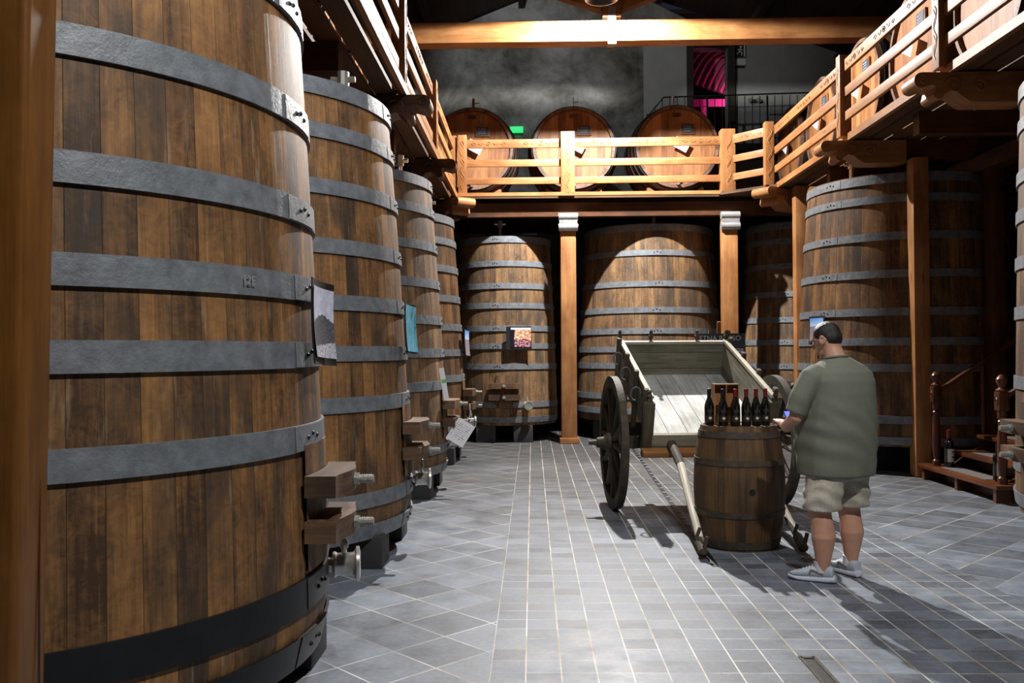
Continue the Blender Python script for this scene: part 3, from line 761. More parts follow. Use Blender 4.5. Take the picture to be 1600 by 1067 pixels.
vat('oak_vat', 'third oak vat on the left with a white tag on its clamp bolt', LX, 10.35, 1.45, .24, 3.56, HL, M['stave_old'], 0.0, rivet_az=0)
vat('oak_vat', 'fourth and farthest oak vat on the left, narrow in view', LX, 13.3, 1.45, .24, 3.56, HL, M['stave'], 0.0, rivet_az=0)
vat('oak_vat', 'back vat left of the first post with a picture of grapes', -.5, 16.62, .95, .3, 3.64, [3.58, 3.15, 2.75, 2.41, 2.01, 1.69, 1.33, .67, .4], M['stave_old'], -PI / 2, taper=.13, rivet_az=-PI / 2 - .15, stand_rot=PI / 2, valve_az=-PI / 2 + .4, valve_z=.66)
vat('oak_vat', 'broad back vat between the two posts behind the cart', 2.2, 17.02, 1.35, .35, 3.85, [3.78, 3.33, 2.78, 2.32, 1.94, 1.63, 1.33, .8, .53], M['stave_old'], None, taper=.13, rivet_az=-PI / 2 + .0, valve=False)
vat('oak_vat', 'rear vat half hidden between the cart post and the slim post', 4.95, 16.9, 1.0, .3, 3.9, [3.82, 3.54, 3.1, 2.59, 2.13, 1.73, 1.3, .7, .45], M['stave_old'], -PI / 2 - .35, taper=.1, rivet_az=-PI / 2 - .5, valve=False, pipe=False)
HR = [3.80, 3.53, 3.05, 2.56, 2.08, 1.70, 1.36, .70, .43]
vat('oak_vat', 'broad right vat behind the standing man', 5.2, 12.72, 1.42, .36, 3.87, HR, M['stave'], None, rivet_az=PI + .42, valve=False, group='tall oak vats')
vat('oak_vat', 'vat cut off by the right edge of the picture', 5.19, 6.72, 1.44, .3, 3.7, [3.62, 3.36, 2.95, 2.64, 2.27, 1.87, 1.33, .68, .42], M['stave'], PI - .05, taper=.05, rivet_az=PI + .25, valve=False)
#vat('oak_vat', 'shadowed vat deep in the dark behind the staircase', 7.5, 9.9, 1.1, .3, 3.7, HL, M['stave_old'], None, rivet_az=PI, valve=False)


def on_vat(x, y, a, R, z): return T(x, y, 0) @ RotZ(a) @ T(R, 0, z) @ Matrix.Rotation(PI / 2, 4, 'Z') @ Matrix.Rotation(PI / 2, 4, 'X')

text_mesh('chalk_mark', '12E', .052, M['dullchalk'], V1, on_vat(0, 0, -.406, 1.425, 1.885), .0006)
# pictures on vats ---------------------------------------------------------------
def picture(label, M4, wd, ht, kind, mat, pw=None, ph=None, off=(0, 0), curl=.03, cat='picture'):
    t = tag(bpy.data.objects.new('mounted_photo', None), label, cat); COL.objects.link(t); t.matrix_world = M4
    def sheet(w_, h_, dz, cx, cz, th, bow):
        m = MB(); nx, nz = 8, 10; vs, fs, uv = [], [], []
        for sdd in (0, 1):
            for j in range(nz + 1):
                for i in range(nx + 1):
                    u, v = i / nx, j / nz
                    yy = dz + (th if sdd else 0) + bow * (1 - v) ** 2 * 1.0 + bow * .5 * ((u - .5) * 2) ** 2
                    vs.append(((u - .5) * w_ + cx, -yy, (v - .5) * h_ + cz))
        N = (nx + 1) * (nz + 1)
        for j in range(nz):
            for i in range(nx):
                q = [j * (nx + 1) + i, j * (nx + 1) + i + 1, (j + 1) * (nx + 1) + i + 1, (j + 1) * (nx + 1) + i]
                uu = [(i / nx, j / nz), ((i + 1) / nx, j / nz), ((i + 1) / nx, (j + 1) / nz), (i / nx, (j + 1) / nz)]
                fs.append([N + k for k in q]); uv.append(uu); fs.append(q[::-1]); uv.append(uu[::-1])
        for i in range(nx): fs.append([i, i + 1, N + i + 1, N + i]); uv.append([(0, 0)] * 4); k = nz * (nx + 1) + i; fs.append([k + 1, k, N + k, N + k + 1]); uv.append([(0, 0)] * 4)
        for j in range(nz): a = j * (nx + 1); fs.append([a + nx + 1, a, N + a, N + a + nx + 1]); uv.append([(0, 0)] * 4); a += nx; fs.append([a, a + nx + 1, N + a + nx + 1, N + a]); uv.append([(0, 0)] * 4)
        m.add(vs, fs, uv); return m
    sheet(wd, ht, .0, 0, 0, .006, curl).build('backing_card', M['card'], t)
    sheet(pw or wd * .86, ph or ht * .84, .0085, off[0], off[1], .002, curl).build('print', mat, t)
    return t
def facing(x, y, z, a, roll=0, tilt=0):
    "picture local -Y faces azimuth a"
    return T(x, y, z) @ RotZ(a + PI / 2) @ Matrix.Rotation(tilt, 4, 'X') @ Matrix.Rotation(roll, 4, 'Y')
picture('black and white mountain photo on the nearest left vat', facing(-.988, 4.10, 1.73, -.10, .05, .03), .30, .385, 'm', M['p_mountain'], .27, .32, (0, 0))
picture('blue and green seascape print on the second left vat', facing(-1.005, 7.18, 1.785, -.12, .04, .03), .34, .40, 's', M['p_sea'], .32, .37)
picture('small print seen edge on, on the fourth left vat', facing(-1.0, 13.25, 1.73, -.12, .04, .03), .34, .40, 's', M['p_view'], .32, .37)
picture('colour photo of grapes and leaves on the back left vat', facing(-.24, 15.655, 1.835, -PI / 2 + .2, 0, .02), .45, .40, 'g', M['p_grapes'], .36, .34, (.035, .01), .015)
picture('landscape print with blue sky left of the man', facing(3.86, 12.2, 1.86, PI + .32, 0, .02), .34, .38, 'v', M['p_view'], .29, .31, (0, .01), .02)
picture('mountain photo on the vat at the right edge', facing(3.72, 6.5, 1.73, PI + .1, 0, .02), .34, .38, 'm', M['p_mountain'], .3, .3, (0, .01), .02)
# paper strip and tag on the third vat
ps = thing('paper_strip', 'white upright card strip with a green mark above the clamp of the third left vat', 'card', (-.99, 9.98, 1.07))
MB().box((.0, 0, .17), (.055, .004, .36), Euler((0, -.16, 0)), Vector((0, 0, 1))).build('card', M['white'], ps)
MB().box((.0, -.003, .2), (.05, .002, .04), Euler((0, -.16, 0))).build('green_mark', M['greenprint'], ps)
tg = thing('hanging_tag', 'white handwritten tag tied to a bolt of the third left vat', 'tag', (-.745, 10.14, .80), 0)
tg.rotation_euler = (-.4, .52, -.15)
MB().box((0, 0, -.14), (.22, .004, .28)).build('card', M['white'], tg)
hd = MB()
random.seed(3)
for r_ in range(8):
    x = -.085
    while x < .07:
        wln = random.uniform(.008, .03); hd.box((x, -.0035, -.05 - r_ * .024), (wln, .001, random.uniform(.002, .006))); x += wln + random.uniform(.006, .02)
hd.build('handwriting', M['ink'], tg)
MB().tube([(0, -.003, -.005), (-.01, -.01, .08), (-.06, -.01, .16), (-.09, .0, .2)], .004, 5).build('string', M['white'], tg)

# ------------------------------------------------------------------ horizontal casks
def make_cask(label, group):
    "axis along local -Y (front head at y=0, facing -Y), bottom at z=0"
    R = .89; t = thing('oak_cask', label, 'cask', (0, 0, 0), 0, group)
    A = T(0, 0, R) @ Matrix.Rotation(-PI / 2, 4, 'X')     # local z -> +Y
    L = 1.9
    rr = lambda f: (R - .1) + .1 * math.sin(PI * f) ** .8 if 0 < f < 1 else R - .1
    prof = [(R - .17, .07), (R - .155, 0)] + [(rr(k / 14), L * k / 14) for k in range(15)] + [(R - .155, L), (R - .17, L - .07)]
    MB().lathe(prof, 64, A, 0, False, False).build('staves', M['cask_side'], t, True, 50)
    MB().lathe([(R - .155, -.003), (R - .1, -.003), (R - .098, .02)], 64, A, 0, False, False).build('chime', M['chime'], t)
    # plank heads: vertical boards slightly dished
    m = MB(); n = 48; vs = [A @ Vector((0, 0, .055))]; fs = []; uv = []
    for y_, s_ in ((.055, 0),):
        ring = [A @ Vector(((R - .165) * math.cos(2 * PI * j / n), (R - .165) * math.sin(2 * PI * j / n), .05)) for j in range(n)]
        vs += ring
        for j in range(n):
            a_, b_ = 1 + j, 1 + (j + 1) % n; f = [0, b_, a_]
            fs.append(f); uv.append([(vs[k].x + 3, vs[k].z) for k in f])
    m.add(vs, fs, uv); m.build('front_head', M['cask'], t)
    MB().lathe([(R - .165, L - .06), (R - .165, L - .05)], 48, A).build('back_head', M['cask_side'], t)
    for f in (.05, .16, .3, .7, .84, .95):
        m = MB(); y0, y1 = L * f - .035, L * f + .035
        m.lathe([(rr(y0 / L) + .001, y0), (rr(y0 / L) + .012, y0), (rr(y1 / L) + .012, y1), (rr(y1 / L) + .001, y1)], 64, A, 0, False, False); m.build('hoop', M['iron_black'], t)
    cb_ = MB(); cb_.box((.2, .03, R + .34), (.27, .03, .2), None, None, 0, None, .005); cbo = cb_.build('chalkboard', M['pine'], t)
    q = MB(); q.box((.2, .012, R + .34), (.235, .006, .165)); q.build('slate', M['chalk'], cbo)
    q = MB()
    for k in range(3):
        q.tube([(.12 + .02 * i, .008, R + .38 - k * .04 + .008 * math.sin(i * 2.1 + k)) for i in range(8)], .0025, 4)
    q.build('chalk_writing', M['chalkline'], cbo)
    MB().box((.0, .04, R + .62), (.15, .012, .07)).build('name_plate', M['clamp'], t)
    q = MB(); q.box((.06, -.09, R + .02), (.3, .003, .2), Euler((0, .5, 0))); q.tube([(.0, .04, R + .2), (.0, -.09, R + .1)], .003, 4); q.build('paper_tag', M['white'], t)
    q = MB(); q.tube([(0, .1, .17), (0, -.1, .17)], .03, 8); q.tube([(0, -.06, .17), (0, -.06, .26)], .015, 6); q.tube([(-.05, -.06, .26), (.05, -.06, .26)], .012, 6); q.build('tap', M['steel'], t)
    q = MB(); q.tube([(0, .5, 2 * R - .06), (0, .5, 2 * R + .22)], .028, 8); q.tube([(0, .5, 2 * R + .12), (.12, .5, 2 * R + .13)], .012, 6); q.build('bung_pipe', M['steel'], t)
    return t
CRZ = .30
def cradle(label, x, y, rz, group):
    t = thing('cask_cradle', label, 'cradle', (x, y, HG), rz, group)
    for yy in (.35, 1.5):
        zz = lambda px: CRZ + .885 - math.sqrt(.885 ** 2 - px * px)
        poly = [(-.55, 0), (.55, 0), (.55, zz(.5) - .0)] + [(.5 - k * .1, zz(.5 - k * .1) - .0) for k in range(11)] + [(-.55, zz(.5))]
        MB().prism(poly, yy - .06, yy + .06).build('cradle_beam', M['pine'], t)
proto = make_cask('left cask on the back gallery, partly behind the corner post', 'casks on the back gallery')
spots = [(-1.14, 17.2, 0, None), (.82, 17.2, 0, 'middle cask on the back gallery with a tall pipe'), (2.8, 17.2, 0, 'right cask on the back gallery before the iron railing')]
for i, (x, y, a, lb) in enumerate(spots):
    c = proto if i == 0 else copy_tree(proto)
    c.location = (x, y, HG + CRZ); c.rotation_euler = (0, 0, a)
    if lb: c['label'] = lb
    cradle('timber cradle under a cask of the back gallery', x, y, a, 'cradles under the back casks')
rl = ['dark cask at the far end of the right gallery behind the rail corner', 'second cask from the far end of the right gallery', 'right gallery cask left of the big carved post', 'tall looking right gallery cask whose top leaves the frame', 'right gallery cask at the upper right corner of the picture']
for i, yc in enumerate((17.5, 15.6, 13.7, 11.8, 9.9)):
    c = copy_tree(proto); c.location = (5.0, yc, HG + CRZ); c.rotation_euler = (0, 0, -PI / 2)
    c['label'] = rl[i]; c['group'] = 'casks on the right gallery'
    cradle('timber cradle under a cask of the right gallery', 5.0, yc, -PI / 2, 'cradles under the right casks')
ll = ['left gallery cask nearest the back corner', 'left gallery cask above the third vat', 'left gallery cask above the gap of vats two and three', 'left gallery cask glimpsed between the rails above the second vat', 'left gallery cask seen only through the floor slats']
for i, yc in enumerate((14.2, 12.2, 10.2, 8.2, 6.2)):
    c = copy_tree(proto); c.location = (-2.7, yc, HG + CRZ); c.rotation_euler = (0, 0, PI / 2)
    c['label'] = ll[i]; c['group'] = 'casks on the left gallery'
    cradle('timber cradle under a cask of the left gallery', -2.7, yc, PI / 2, 'cradles under the left casks')

# ------------------------------------------------------------------ cart
ct = thing('wooden_cart', 'old grey two wheeled wooden cart tipped forward on its shafts', 'cart', (1.64, 9.18, 0), math.radians(5))
def bedz(y): return .965 + .36 * y
tl = math.atan(.36)
Rt = Matrix.Rotation(tl, 3, 'X')
c0 = Vector((0, .22, bedz(.22)))
L = 1.6
def BP(x, y, z): return c0 + Rt @ Vector((x, y, z))
m = MB()
for k in range(6):
    m.box(BP(-.475 + k * .19, 0, 0), (.185, L, .03), Rt, Vector((0, 1, 0)))
m.build('bed_boards', M['cart_bed'], ct)
for sx, nm in ((-1, 'side_panel'), (1, 'side_panel')):
    m = MB(); m.box(BP(sx * .585, .0, .2), (.03, L, .4), Rt, Vector((0, 1, 0))); so = m.build('side_panel', M['cart'], ct)
    m = MB(); m.box(BP(sx * .585, .0, .41), (.045, L + .02, .03), Rt, Vector((0, 1, 0))); m.build('top_strip', M['cart_pale'], so)
    for yy in (-.74, -.25, .25, .74):
        m = MB(); m.box(BP(sx * .622, yy, .16), (.045, .06, .62), Rt, Vector((0, 0, 1)), 0, None, .008); m.build('stake', M['cart_dark'], ct)
    # iron S hooks and chain
    for yy in (-.45, .1, .55):
        pts = [BP(sx * (.66 + .05 * math.cos(u)), yy, .30 + .07 * math.sin(u)) for u in [-PI / 2 + k * 1.5 * PI / 10 for k in range(11)]]
        m = MB(); m.tube(pts, .008, 5); m.build('iron_hook', M['iron'], ct)
m = MB(); m.box(BP(0, L / 2, .19), (1.17, .03, .38), Rt, Vector((1, 0, 0))); bp_ = m.build('tail_board', M['cart'], ct)
m = MB(); m.box(BP(0, L / 2, .395), (1.2, .045, .03), Rt, Vector((1, 0, 0))); m.build('top_strip', M['cart_pale'], bp_)
for x in (-.6, -.25, .27, .6):
    mt = Matrix.Translation(BP(x, L / 2 + .03, .3)) @ Rt.to_4x4()
    m = MB(); m.lathe([(.022, -.1), (.024, .1), (.012, .115), (.026, .14), (.028, .16), (.012, .18), (.02, .2), (.016, .225), (0, .235)], 12, mt); m.build('finial', M['cart_dark'], ct)
for sx in (-1, 1):
    mt = Matrix.Translation(BP(sx * .6, -L / 2 + .0, .3)) @ Rt.to_4x4()
    m = MB(); m.lathe([(.022, -.1), (.024, .08), (.012, .1), (.026, .12), (.012, .145), (.018, .165), (0, .185)], 12, mt); m.build('finial', M['cart_dark'], ct)
    m = MB(); m.box(BP(sx * .6, -L / 2 - .01, .08), (.1, .07, .56), Rt, Vector((0, 0, 1)), 0, None, .01); m.build('corner_post', M['cart_dark'], ct)
m = MB(); m.box(BP(0, -L / 2 - .02, -.03), (1.12, .05, .13), Rt, Vector((1, 0, 0))); m.build('front_sill', M['cart'], ct)
m = MB(); m.box(BP(0, -L / 2 - .09, -.125), (1.32, .12, .055), Rt, Vector((1, 0, 0)), 0, None, .008); m.build('front_crossbeam', M['pine'], ct)
for sx in (-.37, .37):
    m = MB(); m.box(BP(sx, 0, -.07), (.08, L, .1), Rt, Vector((0, 1, 0))); m.build('chassis_rail', M['cart_dark'], ct)
MB().box((0, 0, .67), (1.35, .11, .12), None, None, 0, None, .01).build('axle_beam', M['cart_dark'], ct)
MB().box((0, 0, .79), (.9, .12, .14), None, None, 0, None, .01).build('bolster', M['cart_dark'], ct)
MB().tube([(-1.0, 0, .67), (1.0, 0, .67)], .028, 10).build('iron_axle', M['iron_rust'], ct)
def wheel(x, sgn):
    R = .67; A = T(x, 0, R) @ Matrix.Rotation(PI / 2, 4, 'Y')
    w_ = bpy.data.objects.new('wheel', None); COL.objects.link(w_); w_.parent = ct
    m = MB(); n = 48
    m.lathe([(R - .1, -.035), (R - .008, -.035), (R - .008, .035), (R - .1, .035), (R - .1, -.035)], n, A, 0, False, False); m.build('rim', M['cart_dark'], w_, True, 40)
    m = MB(); m.lathe([(R - .008, -.034), (R, -.034), (R, .034), (R - .008, .034)], n, A, 0, False, False); m.build('iron_tyre', M['iron_rust'], w_, True, 40)
    m = MB(); m.lathe([(0, -.17), (.05, -.17), (.06, -.1), (.1, -.06), (.105, .06), (.06, .1), (.05, .17), (0, .17)], 20, A); m.build('hub', M['cart_dark'], w_)
    m = MB(); m.lathe([(.062, -.1), (.07, -.1), (.07, -.08), (.062, -.08)], 20, A); m.lathe([(0, -.25), (.02, -.25), (.03, -.17), (0, -.17)], 12, A); m.build('hub_band', M['iron_rust'], w_)
    for k in range(12):
        a = k * PI / 6 + .1; d_ = Vector((0, math.cos(a), math.sin(a)))
        p0 = Vector((x, 0, R)) + d_ * .09; p1 = Vector((x, 0, R)) + d_ * (R - .09)
        m = MB(); m.tube([p0, p0.lerp(p1, .15), p0.lerp(p1, .5), p1], [.03, .034, .025, .026], 8); m.build('spoke', M['cart_dark'], w_)
wheel(-.83, -1); wheel(.83, 1)
for (a, c_, e) in (((-.36, -.2, .84), (-.38, -.95, .55), (-.55, -2.27, .055)), ((.36, -.2, .84), (.36, -.95, .55), (.26, -2.2, .055))):
    m = MB(); m.tube([a, c_], [.05, .042], 10); so = m.build('shaft', M['cart_dark'], ct)
    m = MB(); m.tube([c_, Vector(c_).lerp(Vector(e), .3), Vector(c_).lerp(Vector(e), .9)], [.04, .036, .03], 10); m.build('shaft_pole', M['cart_pale'], so)
    ev = Vector(e); cv = Vector(c_); q = cv.lerp(ev, .88)
    m = MB(); m.tube([q, ev, ev + Vector((0, 0, -.012))], [.04, .038, .02], 10); m.tube([q + Vector((-.03, 0, .02)), q + Vector((0.0, 0, .1))], .014, 6); m.tube([ev + Vector((.0, 0, .0)), ev + Vector((.03, 0, .12))], .016, 6); m.build('shaft_tip', M['cart_dark'], so)

# ------------------------------------------------------------------ barrel with bottles
br = thing('wine_barrel', 'dark oak barrel standing before the cart with bottles on its head', 'barrel', (1.69, 7.42, 0))
H = .985; rp = lambda z: .305 + .062 * math.sin(PI * min(1, max(0, z / H))) ** .85
prof = [(0, .03), (.275, .03), (.29, 0)] + [(rp(H * k / 24), H * k / 24) for k in range(25)] + [(.285, H), (.282, H - .012)]
MB().lathe(prof, 64, None, 0, False, False).build('staves', M['barrel'], br, True, 50)
MB().lathe([(.281, H - .04), (.281, H - .008)], 40).build('head', M['barrel'], br)
for z, hh in ((.92, .05), (.70, .045), (.62, .0), (.29, .045), (.16, .0), (.05, .06)):
    if not hh: continue
    m = MB(); m.lathe([(rp(z - hh / 2) + .001, z - hh / 2), (rp(z - hh / 2) + .007, z - hh / 2), (rp(z + hh / 2) + .007, z + hh / 2), (rp(z + hh / 2) + .001, z + hh / 2)], 64, None, 0, False, False); m.build('hoop', M['iron_rust'], br)
m = MB(); m.lathe([(.0, -.004), (.028, -.004), (.026, .006), (0, .004)], 16, T(.02, -.363, .48) @ Matrix.Rotation(PI / 2, 4, 'X')); m.build('bung_hole', M['iron_black'], br)

def bottle(label, x, y, z, cap, lab, group, sc=1.0, style='b', loc_rz=0, red=False):
    t = thing('wine_bottle', label, 'bottle', (x, y, z), loc_rz, group)
    if style == 'b': P = [(0, .012), (.033, .0), (.0385, .006), (.0395, .15), (.036, .175), (.022, .215), (.0155, .235), (.0145, .285), (.016, .287), (.016, .297), (0, .298)]
    else: P = [(0, .012), (.034, .0), (.0375, .006), (.0378, .185), (.034, .205), (.018, .225), (.0145, .235), (.014, .29), (.016, .292), (.016, .3), (0, .301)]
    P = [(p[0] * sc, p[1] * sc) for p in P]
    MB().lathe(P, 28).build('glass', M['glass_dark'], t, True, 50)
    m = MB(); m.lathe([(.0158 * sc, .235 * sc), (.0168 * sc, .236 * sc), (.0165 * sc, .285 * sc), (.0175 * sc, .287 * sc), (.0175 * sc, .3 * sc), (0, .3035 * sc)], 20); m.build('capsule', M[cap], t)
    r = (.0402 if style == 'b' else .0384) * sc; m = MB()
    z0, z1 = (.035, .085) if lab != 'label_white' else (.04, .145)
    m.lathe([(r, z0 * sc), (r + .0006, z0 * sc), (r + .0006, z1 * sc), (r, z1 * sc)], 20, None, 0, False, False, -PI / 2 - 1.1, -PI / 2 + 1.1); lo = m.build('label', M[lab], t)
    if lab == 'label_dark':
        m = MB(); m.ell((0, -r - .001, .062 * sc), (.013, .002, .011), 14, 6); m.build('emblem', M['label_cream'], lo)
        m = MB(); m.lathe([(.0385 * sc, .11 * sc), (.0405 * sc, .11 * sc), (.0405 * sc, .135 * sc), (.0385 * sc, .135 * sc)], 20, None, 0, False, False, -PI / 2 - .6, -PI / 2 + .6); m.build('shoulder_label', M['label_dark'], t)
    else:
        m = MB(); m.box((0, -r - .001, .12 * sc), (.03, .001, .012)); m.box((0, -r - .001, .08 * sc), (.028, .001, .022)); m.build('print', M['redprint'] if red else M['ink'], lo)
    return t
ZB = H - .007
bl = [(-.242, -.02, 'capsule_black', 'leftmost black capped bottle on the barrel'), (-.142, -.07, 'capsule_black', 'second bottle from the left on the barrel, before the wooden box'), (-.045, -.09, 'capsule_red', 'third bottle on the barrel, dark capped before the box'),
      (.045, -.085, 'capsule_red', 'red capped bottle just right of the wooden box'), (.13, -.06, 'capsule_red', 'fifth red capped bottle on the barrel'), (.215, -.02, 'capsule_red', 'rightmost red capped bottle on the barrel')]
for i, (x, y, c, lb) in enumerate(bl):
    bottle(lb, 1.69 + x, 7.42 + y, ZB, c, 'label_dark', 'wine bottles on the barrel')
bx = thing('wooden_box', 'open wooden presentation box standing behind the bottles', 'box', (1.60, 7.50, ZB))
m = MB()
for x in (-.1, 0, .1): m.box((x, 0, .165), (.008, .1, .33), None, Vector((0, 0, 1)))
m.box((0, 0, .334), (.208, .1, .008)); m.box((0, 0, .004), (.208, .1, .008)); m.box((0, .048, .168), (.208, .006, .33), None, Vector((0, 0, 1)))
m.build('case', M['pine'], bx, False)

# ------------------------------------------------------------------ chalk sign on an easel behind the cart
ez = thing('easel', 'pale wooden easel holding the chalkboard behind the cart', 'easel', (2.50, 12.0, 0))
for (x0, x1) in ((-.35, -.12), (.35, .12)):
    MB().bar((x0, -.1, 0), (x1, .05, 1.86), .045, .025, (0, 1, 0)).build('leg', M['pine'], ez)
MB().bar((0, .5, 0), (0, .08, 1.98), .04, .025, (0, 1, 0)).build('rear_leg', M['pine'], ez)
MB().box((0, -.07, .78), (.7, .05, .03)).build('ledge', M['pine'], ez)
MB().box((0, .035, 1.7), (.3, .03, .04)).build('cross_piece', M['pine'], ez)
cb = thing('chalkboard_sign', 'dark menu chalkboard lettered ETNA ROSSO on the easel', 'sign', (2.50, 11.86, .86)); cb.rotation_euler = (-.06, 0, 0)
MB().box((0, 0, .48), (.62, .02, .96)).build('board', M['chalk'], cb)
text_mesh('lettering', 'ETNA ROSSO', .092, M['chalkline'], cb, T(-.02, -.012, .895) @ Matrix.Rotation(PI / 2, 4, 'X'))
m = MB(); m.box((.18, -.012, .55), (.2, .004, .42)); po = m.build('poster_sheet', M['label_white'], cb)
m = MB()
for k in range(7): m.bar((.1 + .02 * k, -.016, .4 + .05 * (k % 3)), (.13 + .02 * k, -.016, .55 + .04 * ((k * 2) % 4)), .014, .002, (0, 1, 0))
m.box((.18, -.0155, .74), (.16, .002, .01)); m.build('drawing', M['ink'], po)

# ------------------------------------------------------------------ staircase
st = thing('staircase', 'brown wooden staircase rising between the right vats', 'staircase', (4.75, 10.15, 0))
NS = 11
for k in range(NS):
    x = k * .29; z = .19 * (k + 1)
    yl, yh = (-.85, 1.05) if k == 0 else (-.62, .78)
    m = MB(); m.box((x + .17, (yl + yh) / 2, z - .025), (.36, yh - yl, .05), None, None, 0, None, .015); tr = m.build('tread', M['mahog'], st)
    MB().box((x + .19, (yl + yh) / 2, z + .002), (.2, (yh - yl) * .55, .006)).build('mat', M['mat'], tr)
    MB().box((x + .2, (yl + yh) / 2, z - .12), (.025, yh - yl - .1, .14)).build('riser', M['pine_dark'], st)
for y in (-.6, .76):
    MB().bar((.15, y, .0), (.29 * NS, y, .19 * NS - .06), .05, .2).build('stringer', M['mahog'], st)
for y in (-.75, .1, .95): MB().box((.17, y, .07), (.3, .06, .14)).build('foot_block', M['mahog'], st)
def newel(x, y, z0, h):
    m = MB(); m.lathe([(.05, 0), (.05, .06), (.035, .08), (.04, .12), (.052, .25), (.045, .5), (.035, .62), (.045, .65), (.03, .67), (.045, .7)], 20, T(x, y, z0))
    m.box((x, y, z0 + h - .28), (.11, .11, .2), None, Vector((0, 0, 1)), 0, None, .015)
    m.lathe([(.055, h - .18), (.06, h - .165), (.03, h - .14), (.035, h - .12), (.055, h - .08), (.055, h - .05), (.03, h - .015), (0, h)], 20, T(x, y, z0))
    m.lathe([(.045, .68), (.045, h - .37)], 20, T(x, y, z0))
    n_ = m.build('newel_post', M['mahog'], st)
    q = MB()
    for k in range(3): q.tube([(x - .056, y + .03 * math.cos(u), z0 + h - .28 + .05 * math.sin(u) * (1 - .3 * k)) for u in [i * .6 for i in range(8)]], .006, 5)
    q.build('carving', M['mahog'], n_)
for y in (.80, -.72):
    newel(.12, y, .19, 1.14)
    m = MB(); m.bar((.14, y, 1.08), (.29 * NS, y, 1.08 + .19 * NS - .05), .07, .05, (0, 0, 1), 0, .015); m.build('handrail', M['mahog'], st)
    for k in range(2, NS, 3):
        x = k * .29 + .1; z0 = .19 * (k + 1) - .02; yy = .7 if y > 0 else -.56
        m = MB(); m.lathe([(.022, 0), (.022, .1), (.034, .25), (.018, .45), (.03, .6), (.02, .86)], 12, T(x, y, z0 - .03)); m.build('baluster', M['mahog'], st)
bottle('white labelled wine bottle at the left end of the lowest stair tread', 4.94, 10.78, .2, 'capsule_red', 'label_white', 'wine bottles on the stair', 1.45, 's', .4)
bottle('wine bottle with red print beside the right newel of the stair', 4.92, 9.62, .2, 'capsule_black', 'label_white', 'wine bottles on the stair', 1.3, 's', .4, True)

# ------------------------------------------------------------------ the man
def remeshed(name, mb, mat, parent, voxel, smooth_it=4, noise=None):
    o = mb.build(name + '_src', mat)
    md = o.modifiers.new('r', 'REMESH'); md.mode = 'VOXEL'; md.voxel_size = voxel
    sm = o.modifiers.new('s', 'SMOOTH'); sm.factor = .6; sm.iterations = smooth_it
    dg = bpy.context.evaluated_depsgraph_get(); me = bpy.data.meshes.new_from_object(o.evaluated_get(dg))
    bpy.data.objects.remove(o)
    if noise:
        for v in me.vertices: v.co += Vector(noise(v.co))
    me.materials.clear(); me.materials.append(mat); me.name = name
    me.shade_smooth()
    r = bpy.data.objects.new(name, me); COL.objects.link(r); r.parent = parent
    return r
def ring(cx, cy, z, a, b_, n=28, p=2.3, rot=0, tiltx=0):
    out = []
    for j in range(n):
        u = 2 * PI * j / n; c, s_ = math.cos(u), math.sin(u)
        x = a * math.copysign(abs(c) ** (2 / p), c); y = b_ * math.copysign(abs(s_) ** (2 / p), s_)
        xr, yr = x * math.cos(rot) - y * math.sin(rot), x * math.sin(rot) + y * math.cos(rot)
        out.append((cx + xr, cy + yr, z + yr * tiltx))
    return out
# local frame: +Y is the way he faces, +X his right
man = thing('person', 'man in olive t-shirt and beige shorts seen from behind, looking down at a phone', 'person', (2.115, 6.30, 0), math.radians(30))
body = MB()
# legs (left leg x<0)
def limb(pts, rad, mb, seg=16): mb.tube(pts, rad, seg)
for sx, foot in ((-1, (-.165, .0)), (1, (.155, .035))):
    fx, fy = foot
    limb([(sx * .09, .0, .92), (sx * .105, 0, .76), (fx * .95, fy * .5, .56), (fx, fy * .8 + .01, .47), (fx, fy - .012, .40), (fx, fy - .025, .31), (fx, fy - .02, .2), (fx, fy - .015, .12), (fx, fy, .06)],
         [.10, .092, .086, .078, .074, .082, .06, .046, .045], body)
body.loft([ring(0, 0, z, a, b_) for z, a, b_ in ((.82, .17, .13), (.95, .19, .15), (1.15, .20, .15), (1.35, .19, .13), (1.43, .18, .11), (1.50, .08, .07))])
limb([(0, -.01, 1.42), (-.005, .0, 1.52), (-.012, .025, 1.60), (-.018, .04, 1.66)], [.09, .075, .068, .068], body)
hc = Vector((-.02, .06, 1.665)); Rh = Euler((-.38, 0, .22)).to_matrix()
def HP(x, y, z): return hc + Rh @ Vector((x, y, z))
body.ell(hc, (.077, .096, .095), 24, 16, Rh); body.ell(HP(0, .0, .028), (.077, .094, .088), 24, 16, Rh)
body.ell(HP(0, .035, -.065), (.056, .058, .06), 18, 12, Rh)          # jaw
body.ell(HP(0, .085, -.105), (.024, .02, .018), 12, 8, Rh)           # chin
body.tube([HP(0, .096, .015), HP(0, .112, -.02), HP(0, .118, -.032)], [.01, .013, .015], 10)    # nose
body.tube([HP(-.022, .098, -.068), HP(0, .106, -.066), HP(.022, .098, -.068)], .008, 8)          # mouth
body.tube([HP(-.05, .082, .032), HP(0, .097, .03), HP(.05, .082, .032)], .009, 8)                # brow
for sx in (-1, 1):
    for k in range(1):
        body.ell(HP(sx * .084, -.002, -.012), (.009, .02, .032), 12, 10, Rh @ Euler((.15, 0, sx * -.3)).to_matrix())
    body.tube([HP(sx * .088, -.012 + .02 * math.cos(u), -.008 + .03 * math.sin(u)) for u in [k * .7 for k in range(8)]], .005, 6)
